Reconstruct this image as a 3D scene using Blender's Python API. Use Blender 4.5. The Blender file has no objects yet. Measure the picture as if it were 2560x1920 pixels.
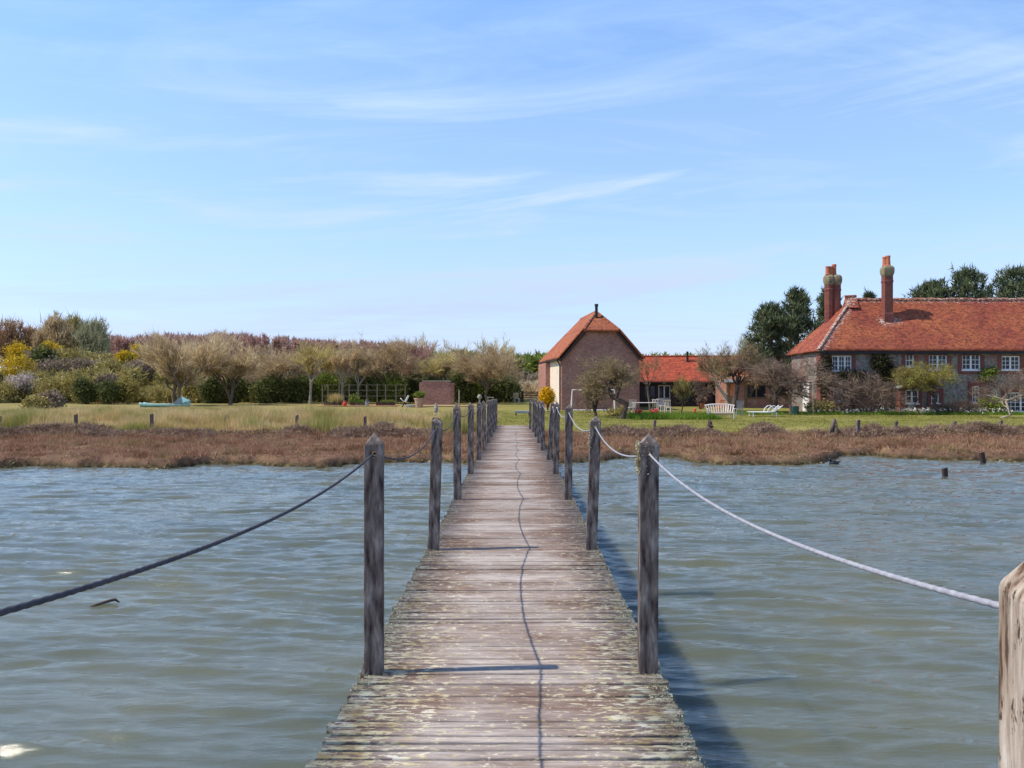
import bpy, math, random
import numpy as np
from mathutils import Vector, Matrix
C = bpy.context.scene.collection
SC = bpy.context.scene
R = math.radians
# ------------------------------------------------------------------ camera, sky, sun, exposure
EYE, F = 2.65, 2070.0          # eye height above the water; focal length in photo pixels
cam = bpy.data.objects.new('camera', bpy.data.cameras.new('camera'))
C.objects.link(cam); SC.camera = cam
cam.location = (0, 0, EYE); cam.rotation_euler = (R(90), 0, 0)
cam.data.sensor_width = 36; cam.data.lens = F / 2560 * 36
cam.data.shift_y = -0.0016; cam.data.clip_start = .05; cam.data.clip_end = 6000
SC.view_settings.view_transform = 'Standard'; SC.view_settings.look = 'None'
SC.view_settings.exposure = 0.06; SC.view_settings.gamma = 1
SUN_EL, SUN_AZ = R(52.4), R(265.1)      # azimuth clockwise from +Y
SUN = Vector((math.sin(SUN_AZ) * math.cos(SUN_EL), math.cos(SUN_AZ) * math.cos(SUN_EL), math.sin(SUN_EL)))
sl = bpy.data.lights.new('sun', 'SUN'); sl.energy = 4.8; sl.angle = R(.5); sl.color = (1, .92, .79)
so = bpy.data.objects.new('sun', sl); C.objects.link(so)
so.rotation_euler = SUN.to_track_quat('Z', 'Y').to_euler()
W = bpy.data.worlds.new('World'); SC.world = W; W.use_nodes = True
nt = W.node_tree; nt.nodes.clear()
def N(nt, typ, **kw):
    n = nt.nodes.new(typ)
    for k, v in kw.items():
        if k.startswith('i_'): n.inputs[k[2:].replace('_', ' ')].default_value = v
        else: setattr(n, k, v)
    return n
def L(nt, a, b): nt.links.new(a, b)
def math_(nt, op, a, b=None, clamp=False):
    n = N(nt, 'ShaderNodeMath', operation=op, use_clamp=clamp)
    for i, v in enumerate((a, b)):
        if v is None: continue
        if isinstance(v, (int, float)): n.inputs[i].default_value = v
        else: L(nt, v, n.inputs[i])
    return n.outputs[0]
def ramp(nt, fac, stops):
    r = N(nt, 'ShaderNodeValToRGB'); e = r.color_ramp.elements
    while len(e) < len(stops): e.new(.5)
    for el, (p, c) in zip(e, stops):
        el.position = p; el.color = (c, c, c, 1) if isinstance(c, (int, float)) else (*c, 1)
    L(nt, fac, r.inputs[0]); return r.outputs[0]
def mixc(nt, fac, a, b, mode='MIX'):
    m = N(nt, 'ShaderNodeMix', data_type='RGBA', blend_type=mode)
    for s, v in ((0, fac), (6, a), (7, b)):
        if isinstance(v, (int, float)): m.inputs[s].default_value = v
        elif isinstance(v, tuple): m.inputs[s].default_value = (*v, 1)
        else: L(nt, v, m.inputs[s])
    return m.outputs[2]
def noise(nt, vec, scale, detail=5, rough=.55, dist=0):
    n = N(nt, 'ShaderNodeTexNoise', i_Scale=scale, i_Detail=detail, i_Roughness=rough, i_Distortion=dist)
    if vec is not None: L(nt, vec, n.inputs['Vector'])
    return n.outputs[0]
def mapping(nt, vec, scale=(1, 1, 1), rot=(0, 0, 0), loc=(0, 0, 0)):
    m = N(nt, 'ShaderNodeMapping'); m.inputs['Scale'].default_value = scale
    m.inputs['Rotation'].default_value = rot; m.inputs['Location'].default_value = loc
    L(nt, vec, m.inputs['Vector']); return m.outputs[0]
sky = N(nt, 'ShaderNodeTexSky', sky_type='NISHITA', sun_disc=False, sun_elevation=SUN_EL, sun_rotation=SUN_AZ,
        altitude=0, air_density=1.0, dust_density=.5, ozone_density=2.2)
tc = N(nt, 'ShaderNodeTexCoord')
sep = N(nt, 'ShaderNodeSeparateXYZ'); L(nt, tc.outputs['Generated'], sep.inputs[0])
zz = math_(nt, 'ADD', math_(nt, 'MAXIMUM', sep.outputs[2], 0), .10)
cmb = N(nt, 'ShaderNodeCombineXYZ')
L(nt, math_(nt, 'DIVIDE', sep.outputs[0], zz), cmb.inputs[0]); L(nt, math_(nt, 'DIVIDE', sep.outputs[1], zz), cmb.inputs[1])
pv = mapping(nt, cmb.outputs[0], (.42, 1.25, 1), (0, 0, R(-15)), (1.3, 2.2, 0))
streak = ramp(nt, noise(nt, pv, 1.7, 10, .64, 1.1), ((.47, 0.), (.74, 1.)))
veil = ramp(nt, noise(nt, mapping(nt, cmb.outputs[0], (.3, .55, 1), (0, 0, R(-12)), (3, 1, 0)), 1.0, 4, .5, .4), ((.30, 0.), (.75, 1.)))
cl = math_(nt, 'ADD', math_(nt, 'MULTIPLY', streak, math_(nt, 'ADD', math_(nt, 'MULTIPLY', veil, .42), .10)), math_(nt, 'MULTIPLY', veil, .17), True)
low = ramp(nt, sep.outputs[2], ((0., .45), (.10, .34), (.22, .14), (.42, .02)))
cmb2 = N(nt, 'ShaderNodeCombineXYZ'); L(nt, sep.outputs[0], cmb2.inputs[0]); L(nt, math_(nt, 'SUBTRACT', sep.outputs[2], math_(nt, 'MULTIPLY', sep.outputs[0], .10)), cmb2.inputs[1])
lines = ramp(nt, noise(nt, mapping(nt, cmb2.outputs[0], (1.1, 11, 1), (0, 0, 0), (4.1, .3, 0)), 1.7, 9, .60, .5), ((.50, 0.), (.72, 1.)))
cl = math_(nt, 'ADD', cl, math_(nt, 'MULTIPLY', lines, ramp(nt, sep.outputs[2], ((.05, .1), (.13, .95), (.24, .85), (.34, .26), (.5, .15)))), True)
cl = math_(nt, 'ADD', cl, low, True)
skyc = mixc(nt, 1., sky.outputs[0], (1.22, 1.30, 1.36), 'MULTIPLY')
skyc = mixc(nt, cl, skyc, (4.7, 5.5, 6.7))
skyc = mixc(nt, 1., skyc, ramp(nt, sep.outputs[2], ((0., (.81, .815, 1.)), (.06, (.81, .835, 1.)), (.17, (.88, .93, 1.)), (.30, (.91, .99, 1.04)), (.43, (.87, 1.04, 1.22)), (.64, (.52, .68, .94)), (1., (.24, .33, .50)))), 'MULTIPLY')   # deep blue zenith, dimmed above the view to cut fill and deepen shadows
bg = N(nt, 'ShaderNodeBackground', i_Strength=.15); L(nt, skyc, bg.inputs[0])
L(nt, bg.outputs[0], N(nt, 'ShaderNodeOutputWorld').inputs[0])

# ------------------------------------------------------------------ helpers
def P(px, py, d): return Vector(((px - 1280) * d / F, d, EYE - (py - 956) * d / F))   # photo pixel at a depth
GZ = .55
def Gd(py, z=GZ): return (EYE - z) * F / (py - 956)                                    # depth of the ground seen at a row
_h = lambda a: (np.sin(a) * 43758.5453) % 1.0
def vnoise(x, y, z=None, seed=0):
    z = np.zeros_like(x) if z is None else z
    xi, yi, zi = np.floor(x), np.floor(y), np.floor(z); fx, fy, fz = x - xi, y - yi, z - zi
    s = lambda t: t * t * (3 - 2 * t)
    fx, fy, fz = s(fx), s(fy), s(fz); out = 0
    for i in (0, 1):
        for j in (0, 1):
            for k in (0, 1):
                hh = _h((xi + i) * 12.9898 + (yi + j) * 78.233 + (zi + k) * 37.719 + seed * 3.17)
                out = out + hh * (fx if i else 1 - fx) * (fy if j else 1 - fy) * (fz if k else 1 - fz)
    return out
def fbm(x, y, o=4, seed=0):
    a, t, s = 1., 0, 0
    for k in range(o):
        t = t + a * vnoise(x * 2**k, y * 2**k, None, seed + k); s += a; a *= .5
    return t / s
def link(o, parent=None):
    C.objects.link(o)
    if parent: o.parent = parent
    return o
WL = {}
def wl(o): return WL.get(o.name, Vector((0, 0, 0)))
def tag(o, label=None, cat=None, group=None, kind=None):
    for k, v in (('label', label), ('category', cat), ('group', group), ('kind', kind)):
        if v: o[k] = v
    return o
def thing(name, label, cat, loc, group=None):
    o = bpy.data.objects.new(name, None); o.empty_display_size = .2; link(o); o.location = loc
    WL[o.name] = Vector(loc); return tag(o, label, cat, group)
def finish(name, me, mat, parent, org):
    me.materials.append(mat); o = bpy.data.objects.new(name, me); link(o, parent)
    if parent: WL[o.name] = wl(parent)
    else: o.location = org; WL[o.name] = Vector(org)
    return o
def mesh_np(name, V, Fc, mat, parent=None, org=(0, 0, 0), smooth=False):
    V = np.asarray(V, np.float32).reshape(-1, 3); Fc = np.asarray(Fc, np.int32); k = Fc.shape[1]; n = len(Fc)
    o = wl(parent) if parent else Vector(org)
    V = V - np.array(o, np.float32)
    me = bpy.data.meshes.new(name); me.vertices.add(len(V)); me.vertices.foreach_set('co', V.ravel())
    me.loops.add(n * k); me.loops.foreach_set('vertex_index', Fc.ravel()); me.polygons.add(n)
    me.polygons.foreach_set('loop_start', np.arange(0, n * k, k, dtype=np.int32))
    me.polygons.foreach_set('loop_total', np.full(n, k, np.int32))
    if smooth: me.polygons.foreach_set('use_smooth', np.ones(n, bool))
    me.update(calc_edges=True); return finish(name, me, mat, parent, org)
def tris(name, T, mat, parent=None, org=(0, 0, 0)):
    T = np.concatenate(T) if isinstance(T, list) else T
    return mesh_np(name, T.reshape(-1, 3), np.arange(len(T) * 3).reshape(-1, 3), mat, parent, org)
class MB:
    def __init__(s, M=None): s.v, s.f, s.M = [], [], M
    def add(s, vs, fs):
        b = len(s.v); s.v += [Vector(q) for q in vs]; s.f += [tuple(b + i for i in f) for f in fs]; return s
    def box(s, x0, x1, y0, y1, z0, z1):
        return s.add([(x, y, z) for z in (z0, z1) for y in (y0, y1) for x in (x0, x1)],
                     [(0, 2, 3, 1), (4, 5, 7, 6), (0, 1, 5, 4), (2, 6, 7, 3), (0, 4, 6, 2), (1, 3, 7, 5)])
    def bar(s, p, q, w, h=None):
        p, q = Vector(p), Vector(q); h = h or w; d = (q - p).normalized()
        u = d.cross(Vector((0, 0, 1)));  u = Vector((1, 0, 0)) if u.length < 1e-4 else u.normalized()
        n = u.cross(d).normalized(); u, n = u * w / 2, n * h / 2
        return s.add([e + a * u + b * n for e in (p, q) for a, b in ((-1, -1), (1, -1), (1, 1), (-1, 1))],
                     [(3, 2, 1, 0), (4, 5, 6, 7), (0, 1, 5, 4), (1, 2, 6, 5), (2, 3, 7, 6), (3, 0, 4, 7)])
    def tube(s, path, rad, n=6, caps=True):
        path = [Vector(p) for p in path]; rad = [rad] * len(path) if isinstance(rad, (int, float)) else rad
        vs, fs = [], []; u = None
        for i, p in enumerate(path):
            d = (path[min(i + 1, len(path) - 1)] - path[max(i - 1, 0)]).normalized()
            if u is None: u = d.orthogonal().normalized()
            u = (u - d * u.dot(d)); u = u.normalized() if u.length > 1e-5 else d.orthogonal().normalized(); w = d.cross(u)
            vs += [p + (u * math.cos(2 * math.pi * k / n) + w * math.sin(2 * math.pi * k / n)) * rad[i] for k in range(n)]
        for i in range(len(path) - 1):
            fs += [(i * n + k, i * n + (k + 1) % n, (i + 1) * n + (k + 1) % n, (i + 1) * n + k) for k in range(n)]
        if caps: fs += [tuple(range(n - 1, -1, -1)), tuple(range((len(path) - 1) * n, len(path) * n))]
        return s.add(vs, fs)
    def lathe(s, c, prof, n=16, sx=1, sy=1):
        c = Vector(c); vs = [c + Vector((r * sx * math.cos(2 * math.pi * k / n), r * sy * math.sin(2 * math.pi * k / n), z)) for r, z in prof for k in range(n)]
        m = len(prof); fs = [(i * n + k, i * n + (k + 1) % n, (i + 1) * n + (k + 1) % n, (i + 1) * n + k) for i in range(m - 1) for k in range(n)]
        fs += [tuple(range(n - 1, -1, -1)), tuple(range((m - 1) * n, m * n))]
        return s.add(vs, fs)
    def prism(s, poly, y0, y1):      # poly of (x, z), extruded along y
        n = len(poly); vs = [(x, y, z) for y in (y0, y1) for x, z in poly]
        return s.add(vs, [tuple(range(n)), tuple(range(2 * n - 1, n - 1, -1))] + [(i, i + n, (i + 1) % n + n, (i + 1) % n) for i in range(n)])
    def prism_x(s, poly, x0, x1):    # poly of (y, z), extruded along x
        n = len(poly); vs = [(x, y, z) for x in (x0, x1) for y, z in poly]
        return s.add(vs, [tuple(range(n - 1, -1, -1)), tuple(range(n, 2 * n))] + [(i, (i + 1) % n, (i + 1) % n + n, i + n) for i in range(n)])
    def build(s, name, mat, parent=None, org=(0, 0, 0), smooth=False, bevel=0):
        o = wl(parent) if parent else Vector(org); M = s.M
        vs = [((M @ q) if M else q) - o for q in s.v]
        me = bpy.data.meshes.new(name); me.from_pydata(vs, [], s.f); me.update()
        if smooth: me.polygons.foreach_set('use_smooth', np.ones(len(me.polygons), bool))
        ob = finish(name, me, mat, parent, org)
        if bevel:
            b = ob.modifiers.new('bevel', 'BEVEL'); b.width = bevel; b.segments = 2; b.limit_method = 'ANGLE'
        return ob
def place(x, y, z=GZ, rz=0): return Matrix.Translation((x, y, z)) @ Matrix.Rotation(R(rz), 4, 'Z')

# ------------------------------------------------------------------ materials
def mat(name, cols, scale=4, detail=5, rough=.85, bump=0, stretch=(1, 1, 1), island=0, trans=0, spec=.3, bdist=.02, coord='Object', metal=0, contrast=(.3, .7)):
    m = bpy.data.materials.new(name); m.use_nodes = True; t = m.node_tree; b = t.nodes['Principled BSDF']
    co = N(t, 'ShaderNodeTexCoord').outputs[coord]
    if coord == 'Object' and False: pass
    v = mapping(t, co, stretch); nz = noise(t, v, scale, detail, .6)
    lo, hi = contrast; k = len(cols)
    c = ramp(t, nz, [(lo + (hi - lo) * i / max(1, k - 1), q) for i, q in enumerate(cols)]) if k > 1 else None
    if island:
        g = N(t, 'ShaderNodeNewGeometry')
        f = math_(t, 'ADD', math_(t, 'MULTIPLY', g.outputs['Random Per Island'], 2 * island), 1 - island)
        gr = N(t, 'ShaderNodeCombineXYZ')
        for i in range(3): L(t, f, gr.inputs[i])
        c = mixc(t, 1., c if c is not None else tuple(cols[0]), gr.outputs[0], 'MULTIPLY')
    if c is None: b.inputs['Base Color'].default_value = (*cols[0], 1)
    else: L(t, c, b.inputs['Base Color'])
    b.inputs['Roughness'].default_value = rough; b.inputs['Specular IOR Level'].default_value = spec; b.inputs['Metallic'].default_value = metal
    if bump:
        bn = N(t, 'ShaderNodeBump', i_Strength=bump, i_Distance=bdist); L(t, nz, bn.inputs['Height']); L(t, bn.outputs[0], b.inputs['Normal'])
    if trans:
        out = t.nodes['Material Output']; tr = N(t, 'ShaderNodeBsdfTranslucent'); mx = N(t, 'ShaderNodeMixShader'); mx.inputs[0].default_value = trans
        if c is None: tr.inputs[0].default_value = (*cols[0], 1)
        else: L(t, c, tr.inputs[0])
        L(t, b.outputs[0], mx.inputs[1]); L(t, tr.outputs[0], mx.inputs[2]); L(t, mx.outputs[0], out.inputs[0])
    return m
def leafm(name, cols, scale=.8, island=.35, trans=.25): return mat(name, cols, scale, 3, .8, island=island, trans=trans, spec=.15)
def brickm(name, c1, c2, mortar, sc=4.4, patch=None, msize=.012, bump=.5):
    m = bpy.data.materials.new(name); m.use_nodes = True; t = m.node_tree; b = t.nodes['Principled BSDF']
    co = N(t, 'ShaderNodeTexCoord').outputs['Object']; s = N(t, 'ShaderNodeSeparateXYZ'); L(t, co, s.inputs[0])
    cb = N(t, 'ShaderNodeCombineXYZ'); L(t, math_(t, 'ADD', s.outputs[0], s.outputs[1]), cb.inputs[0]); L(t, s.outputs[2], cb.inputs[1])
    br = N(t, 'ShaderNodeTexBrick', i_Scale=sc, i_Mortar_Size=msize, i_Bias=-.1, i_Brick_Width=.95, i_Row_Height=.33)
    br.inputs['Color1'].default_value = (*c1, 1); br.inputs['Color2'].default_value = (*c2, 1); br.inputs['Mortar'].default_value = (*mortar, 1)
    L(t, cb.outputs[0], br.inputs['Vector'])
    c = br.outputs['Color']
    c = mixc(t, .55, c, ramp(t, noise(t, co, .9, 6, .65), ((.3, (.62, .60, .62)), (.5, (1, 1, 1)), (.72, (1.25, 1.2, 1.15)))), 'MULTIPLY')
    c = mixc(t, .6, c, ramp(t, noise(t, mapping(t, co, (3, 3, 9)), 2.2, 3, .7), ((.3, .6), (.7, 1.35))), 'MULTIPLY')
    if patch: c = mixc(t, ramp(t, noise(t, co, 1.3, 8, .7), ((.56, 0.), (.66, .8))), c, patch)
    L(t, c, b.inputs['Base Color']); b.inputs['Roughness'].default_value = .9; b.inputs['Specular IOR Level'].default_value = .2
    bn = N(t, 'ShaderNodeBump', i_Strength=bump, i_Distance=.02); L(t, br.outputs['Fac'], bn.inputs['Height']); bn.invert = True; L(t, bn.outputs[0], b.inputs['Normal'])
    return m
M_ = {}
M_['wood_post'] = mat('weathered_post_oak', ((.03, .02, .02), (.115, .085, .075), (.19, .155, .135), (.32, .275, .245)), 4.6, 11, .85, 1., (5, 5, 1.1), spec=.2, bdist=.010, contrast=(.36, .66))
m = mat('sunlit_tone_post', ((.10, .055, .03), (.34, .255, .19), (.46, .375, .295), (.60, .53, .45)), 9, 12, .9, 1., (4, 4, .8), bdist=.012, contrast=(.34, .64)); t = m.node_tree; b = t.nodes['Principled BSDF']  # paler copy of the post wood, with direct sun painted into its colour
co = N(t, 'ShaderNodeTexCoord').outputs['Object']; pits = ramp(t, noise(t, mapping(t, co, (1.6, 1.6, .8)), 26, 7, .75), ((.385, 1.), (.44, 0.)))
L(t, mixc(t, pits, b.inputs['Base Color'].links[0].from_socket, (.075, .045, .025)), b.inputs['Base Color']); M_['wood_sun_tone'] = m
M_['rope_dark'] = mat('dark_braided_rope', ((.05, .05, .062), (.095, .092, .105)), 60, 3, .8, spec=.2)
M_['wood_grey'] = mat('old_grey_timber', ((.14, .10, .07), (.30, .24, .17)), 5, 6, .9, .6, (4, 4, .5))  # timber of the trellis and gate posts
M_['hole'] = mat('dark_hole', ((.012, .010, .009),))
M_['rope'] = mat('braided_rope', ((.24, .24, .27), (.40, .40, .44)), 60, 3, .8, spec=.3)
M_['lichen'] = leafm('crusty_lichen', ((.22, .17, .08), (.36, .31, .17), (.52, .48, .34), (.30, .30, .25)), 9, .3, 0)
M_['brick'] = brickm('garden_brick', (.21, .095, .075), (.155, .075, .068), (.26, .20, .17), patch=(.26, .20, .18))
M_['barn_brick'] = brickm('barn_brick', (.43, .205, .155), (.27, .12, .095), (.44, .33, .26), patch=(.42, .29, .225), msize=.02)
M_['house_brick'] = brickm('house_brick', (.24, .075, .055), (.17, .06, .05), (.28, .20, .16))
M_['white'] = mat('white_paint', ((.76, .75, .72), (.84, .83, .80)), 8, 3, .5)
M_['cream'] = mat('pale_garden_paint', ((.55, .47, .42), (.74, .66, .60)), 12, 3, .6)
M_['glass'] = mat('window_glass', ((.012, .014, .022), (.035, .035, .05)), 1.4, 2, .05, spec=.35)
M_['black'] = mat('black_metal', ((.02, .02, .022),), rough=.5)
M_['dark_wood'] = mat('dark_stained_timber', ((.035, .02, .018), (.065, .042, .036)), 6, 4, .8, stretch=(6, 6, .6))
M_['brown_wood'] = mat('brown_oak', ((.16, .095, .055), (.27, .17, .10)), 5, 4, .8, stretch=(5, 5, .6))
M_['lead'] = mat('lead_sheet', ((.24, .27, .30), (.36, .40, .43)), 3, 3, .6)
M_['terracotta'] = mat('terracotta', ((.42, .13, .06), (.56, .19, .10)), 5, 4, .8)
M_['tub'] = mat('old_terracotta', ((.40, .24, .16), (.55, .36, .26)), 4, 4, .85)
M_['stone'] = mat('weathered_stone', ((.22, .20, .17), (.42, .39, .34)), 6, 6, .9, .5)
M_['bark'] = mat('grey_bark', ((.10, .075, .055), (.22, .17, .125)), 6, 6, .9, .8, (3, 3, .7), bdist=.03)
M_['bark_dark'] = mat('dark_bark', ((.05, .035, .028), (.12, .085, .065)), 6, 6, .9, .8, (3, 3, .7), bdist=.03)
M_['bark_pale'] = mat('pale_bark', ((.26, .21, .16), (.42, .36, .29)), 6, 6, .9, .8, (3, 3, .7), bdist=.03)
M_['teal'] = mat('teal_boat_paint', ((.20, .40, .37), (.32, .52, .48)), 4, 3, .5)
M_['teal_dark'] = mat('dark_blue_boat_lining', ((.012, .05, .085),), rough=.6)
M_['green_plastic'] = mat('dark_green_plastic', ((.02, .085, .06),), rough=.5)
M_['orange'] = mat('orange_paint', ((.62, .17, .06), (.72, .22, .08)), 8, 3, .6)
def roofm(name, cols, orange, white, rows=9., hips=None):
    m = bpy.data.materials.new(name); m.use_nodes = True; t = m.node_tree; b = t.nodes['Principled BSDF']
    co = N(t, 'ShaderNodeTexCoord').outputs['Object']; s = N(t, 'ShaderNodeSeparateXYZ'); L(t, co, s.inputs[0])
    g = N(t, 'ShaderNodeNewGeometry'); sn = N(t, 'ShaderNodeSeparateXYZ'); L(t, g.outputs['True Normal'], sn.inputs[0])
    side = math_(t, 'GREATER_THAN', math_(t, 'ABSOLUTE', sn.outputs[0]), math_(t, 'ABSOLUTE', sn.outputs[1]))
    u = math_(t, 'ADD', math_(t, 'MULTIPLY', s.outputs[0], math_(t, 'SUBTRACT', 1, side)), math_(t, 'MULTIPLY', s.outputs[1], side))
    wob = math_(t, 'MULTIPLY', noise(t, co, .6, 3), .12)
    cb = N(t, 'ShaderNodeCombineXYZ'); L(t, u, cb.inputs[0]); L(t, math_(t, 'MULTIPLY', math_(t, 'ADD', s.outputs[2], wob), 1.35), cb.inputs[1])
    br = N(t, 'ShaderNodeTexBrick', i_Scale=1., i_Mortar_Size=.006, i_Bias=0., i_Brick_Width=.17, i_Row_Height=.105)
    br.inputs['Color1'].default_value = (*cols[0], 1); br.inputs['Color2'].default_value = (*cols[1], 1); br.inputs['Mortar'].default_value = (*[q * .45 for q in cols[1]], 1)
    L(t, cb.outputs[0], br.inputs['Vector']); c = br.outputs['Color']
    c = mixc(t, .75, c, ramp(t, noise(t, mapping(t, co, (1.6, 1.6, 4)), 1.5, 8, .72), ((.34, (.34, .31, .33)), (.5, (1, 1, 1)), (.70, (1.7, 1.5, 1.3)))), 'MULTIPLY')
    fn = noise(t, mapping(t, co, (5, 5, 11)), 1.6, 3, .8)
    c = mixc(t, .6, c, ramp(t, fn, ((.36, .38), (.64, 1.65))), 'MULTIPLY')
    if orange:
        o = math_(t, 'MULTIPLY', ramp(t, noise(t, co, .45, 4, .6), ((.42, 0.), (.62, 1.))), ramp(t, noise(t, mapping(t, co, (3, 3, 8)), 1.7, 6, .75), ((.46, 0.), (.60, .85))))
        c = mixc(t, o, c, orange)
    if white:
        near = None
        for (ax, ay, az), (bx, by, bz), w in hips:     # lichen that grows along ridge and hips: distance to those lines
            A = Vector((ax, ay, az)); D = Vector((bx, by, bz)) - A; ln = D.length; D.normalize()
            sub = N(t, 'ShaderNodeVectorMath', operation='SUBTRACT'); L(t, co, sub.inputs[0]); sub.inputs[1].default_value = A
            dt = N(t, 'ShaderNodeVectorMath', operation='DOT_PRODUCT'); L(t, sub.outputs[0], dt.inputs[0]); dt.inputs[1].default_value = D
            tt = math_(t, 'MINIMUM', math_(t, 'MAXIMUM', dt.outputs['Value'], 0), ln)
            sc_ = N(t, 'ShaderNodeVectorMath', operation='SCALE'); sc_.inputs[0].default_value = D; L(t, tt, sc_.inputs['Scale'])
            d2 = N(t, 'ShaderNodeVectorMath', operation='DISTANCE'); L(t, sub.outputs[0], d2.inputs[0]); L(t, sc_.outputs[0], d2.inputs[1])
            q = math_(t, 'SUBTRACT', 1, math_(t, 'DIVIDE', d2.outputs['Value'], w), True)
            near = q if near is None else math_(t, 'MAXIMUM', near, q)
        wn = math_(t, 'ADD', noise(t, mapping(t, co, (3, 3, 6)), 1.9, 7, .75), math_(t, 'MULTIPLY', near, .20))
        c = mixc(t, ramp(t, wn, ((.655, 0.), (.70, .85))), c, white)
    L(t, c, b.inputs['Base Color']); b.inputs['Roughness'].default_value = .9; b.inputs['Specular IOR Level'].default_value = .2
    bn = N(t, 'ShaderNodeBump', i_Strength=.8, i_Distance=.03); L(t, fn, bn.inputs['Height']); L(t, bn.outputs[0], b.inputs['Normal'])
    return m

# ------------------------------------------------------------------ terrain: shoreline, marsh, bank, lawn
shore_px = [(-900, 1172), (-200, 1170), (0, 1169), (130, 1167), (347, 1171), (430, 1170), (509, 1162), (640, 1161), (741, 1169), (820, 1169), (903, 1161), (1000, 1158), (1088, 1157), (1250, 1158),
            (1410, 1158), (1511, 1153), (1569, 1144), (1620, 1141), (1690, 1142), (1706, 1150), (1716, 1157), (1743, 1160), (1830, 1161), (1920, 1163), (2000, 1162), (2060, 1156), (2094, 1147), (2108, 1139),
            (2182, 1137), (2200, 1141), (2253, 1146), (2320, 1149), (2380, 1152), (2470, 1153), (2560, 1155), (2800, 1160), (3400, 1165)]
_sd = [(EYE * F / (y - 956)) for x, y in shore_px]; _sx = [(x - 1280) * d / F for (x, y), d in zip(shore_px, _sd)]
def shore(x): return np.interp(x, _sx, _sd) + (fbm(x * 1.7, x * 0 + 3.3, 4, 5) - .5) * .8 + (fbm(x * 5, x * 0 + 1.3, 3, 6) - .5) * .35
def sstep(a, b, t): t = np.clip((t - a) / (b - a), 0, 1); return t * t * (3 - 2 * t)
def height(x, y):
    S = shore(x); n1 = fbm(x * .9, y * .9, 4, 1) - .5; n2 = fbm(x * 3, y * 3, 3, 9) - .5
    h = -1.0 + .86 * sstep(-3.0, -.35, y - S)
    h = h + (.42 + .10 * n1) * sstep(-.25, .28, y - S)
    marsh = sstep(.2, 1.2, y - S); h = h + marsh * (.03 + .10 * n1 + .07 * n2)
    bank = sstep(34.3, 36.6, y + n1 * 1.4); h = h + bank * (.06 + .24 * n1 + .1 * n2) * (1 - sstep(38, 40, y))
    h = h * (1 - sstep(36.5, 39.5, y)) + (GZ + .05 * n1) * sstep(36.5, 39.5, y)
    h = h + .35 * sstep(90, 170, y) * 0
    return h
def axis(*segs):
    out = []
    for a, b, st in segs: out += list(np.arange(a, b, st))
    return np.array(out + [segs[-1][1]])
def grid(xs, ys):
    X, Y = np.meshgrid(xs, ys); nx, ny = len(xs), len(ys); i = np.arange(nx * ny).reshape(ny, nx)
    return X, Y, np.stack([i[:-1, :-1], i[:-1, 1:], i[1:, 1:], i[1:, :-1]], -1).reshape(-1, 4)
xs = axis((-2500, -400, 150), (-400, -80, 20), (-80, -30, 2), (-30, 30, .16), (30, 80, 2), (80, 400, 20), (400, 2500, 150))
ys = axis((-60, -10, 10), (-10, 22, 1.5), (22, 25, .3), (25, 33, .1), (33, 41, .14), (41, 70, 1), (70, 120, 3), (120, 400, 20), (400, 4500, 200))
X, Y, Fq = grid(xs, ys); Z = height(X, Y)
gm = bpy.data.materials.new('shore_ground'); gm.use_nodes = True; t = gm.node_tree; b = t.nodes['Principled BSDF']
co = N(t, 'ShaderNodeTexCoord').outputs['Object']; s = N(t, 'ShaderNodeSeparateXYZ'); L(t, co, s.inputs[0])
nb = noise(t, co, .35, 5, .6); nf = noise(t, co, 5, 6, .7); ns = noise(t, mapping(t, co, (.25, 1.2, 1)), .9, 5, .6)
yw = math_(t, 'ADD', s.outputs[1], math_(t, 'MULTIPLY', math_(t, 'SUBTRACT', nb, .5), 3))
lawn = ramp(t, ns, ((.33, (.15, .165, .035)), (.5, (.225, .21, .05)), (.68, (.32, .26, .10))))
lawn = mixc(t, .5, lawn, ramp(t, nf, ((.3, .6), (.7, 1.35))), 'MULTIPLY')
dry = ramp(t, noise(t, mapping(t, co, (1, .4, 1)), 1.3, 6, .7), ((.3, (.22, .16, .07)), (.6, (.40, .29, .14)), (.75, (.26, .23, .07))))
marsh = ramp(t, noise(t, co, 1.1, 7, .7), ((.28, (.055, .035, .022)), (.5, (.17, .10, .065)), (.72, (.25, .165, .09))))
mud = ramp(t, nf, ((.3, (.022, .016, .010)), (.52, (.075, .055, .028)), (.70, (.26, .21, .10))))
c = mixc(t, ramp(t, math_(t, 'DIVIDE', yw, 60), ((36.6 / 60, 0.), (38.2 / 60, 1.))), marsh, lawn)
# rank straw-coloured grass between bank and lawn, west of the jetty
wl_ = math_(t, 'MULTIPLY', ramp(t, math_(t, 'DIVIDE', math_(t, 'ADD', s.outputs[0], 20), 20), ((.55, 1.), (.93, .6), (.97, 0.))),
            ramp(t, math_(t, 'DIVIDE', yw, 60), ((36.5 / 60, 0.), (38 / 60, 1.), (48 / 60, 1.), (58 / 60, .45))))
c = mixc(t, wl_, c, dry)
c = mixc(t, ramp(t, math_(t, 'DIVIDE', yw, 200), ((.44, 0.), (.50, 1.), (.60, 1.), (.72, .4))), c, ramp(t, nb, ((.35, (.13, .12, .04)), (.7, (.24, .19, .09)))))
c = mixc(t, ramp(t, math_(t, 'ADD', s.outputs[2], math_(t, 'MULTIPLY', nf, .12)), ((.11, 1.), (.24, 0.))), c, mud)
L(t, c, b.inputs['Base Color']); b.inputs['Roughness'].default_value = .95; b.inputs['Specular IOR Level'].default_value = .1
bn = N(t, 'ShaderNodeBump', i_Strength=.8, i_Distance=.08); L(t, nf, bn.inputs['Height']); L(t, bn.outputs[0], b.inputs['Normal'])
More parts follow.
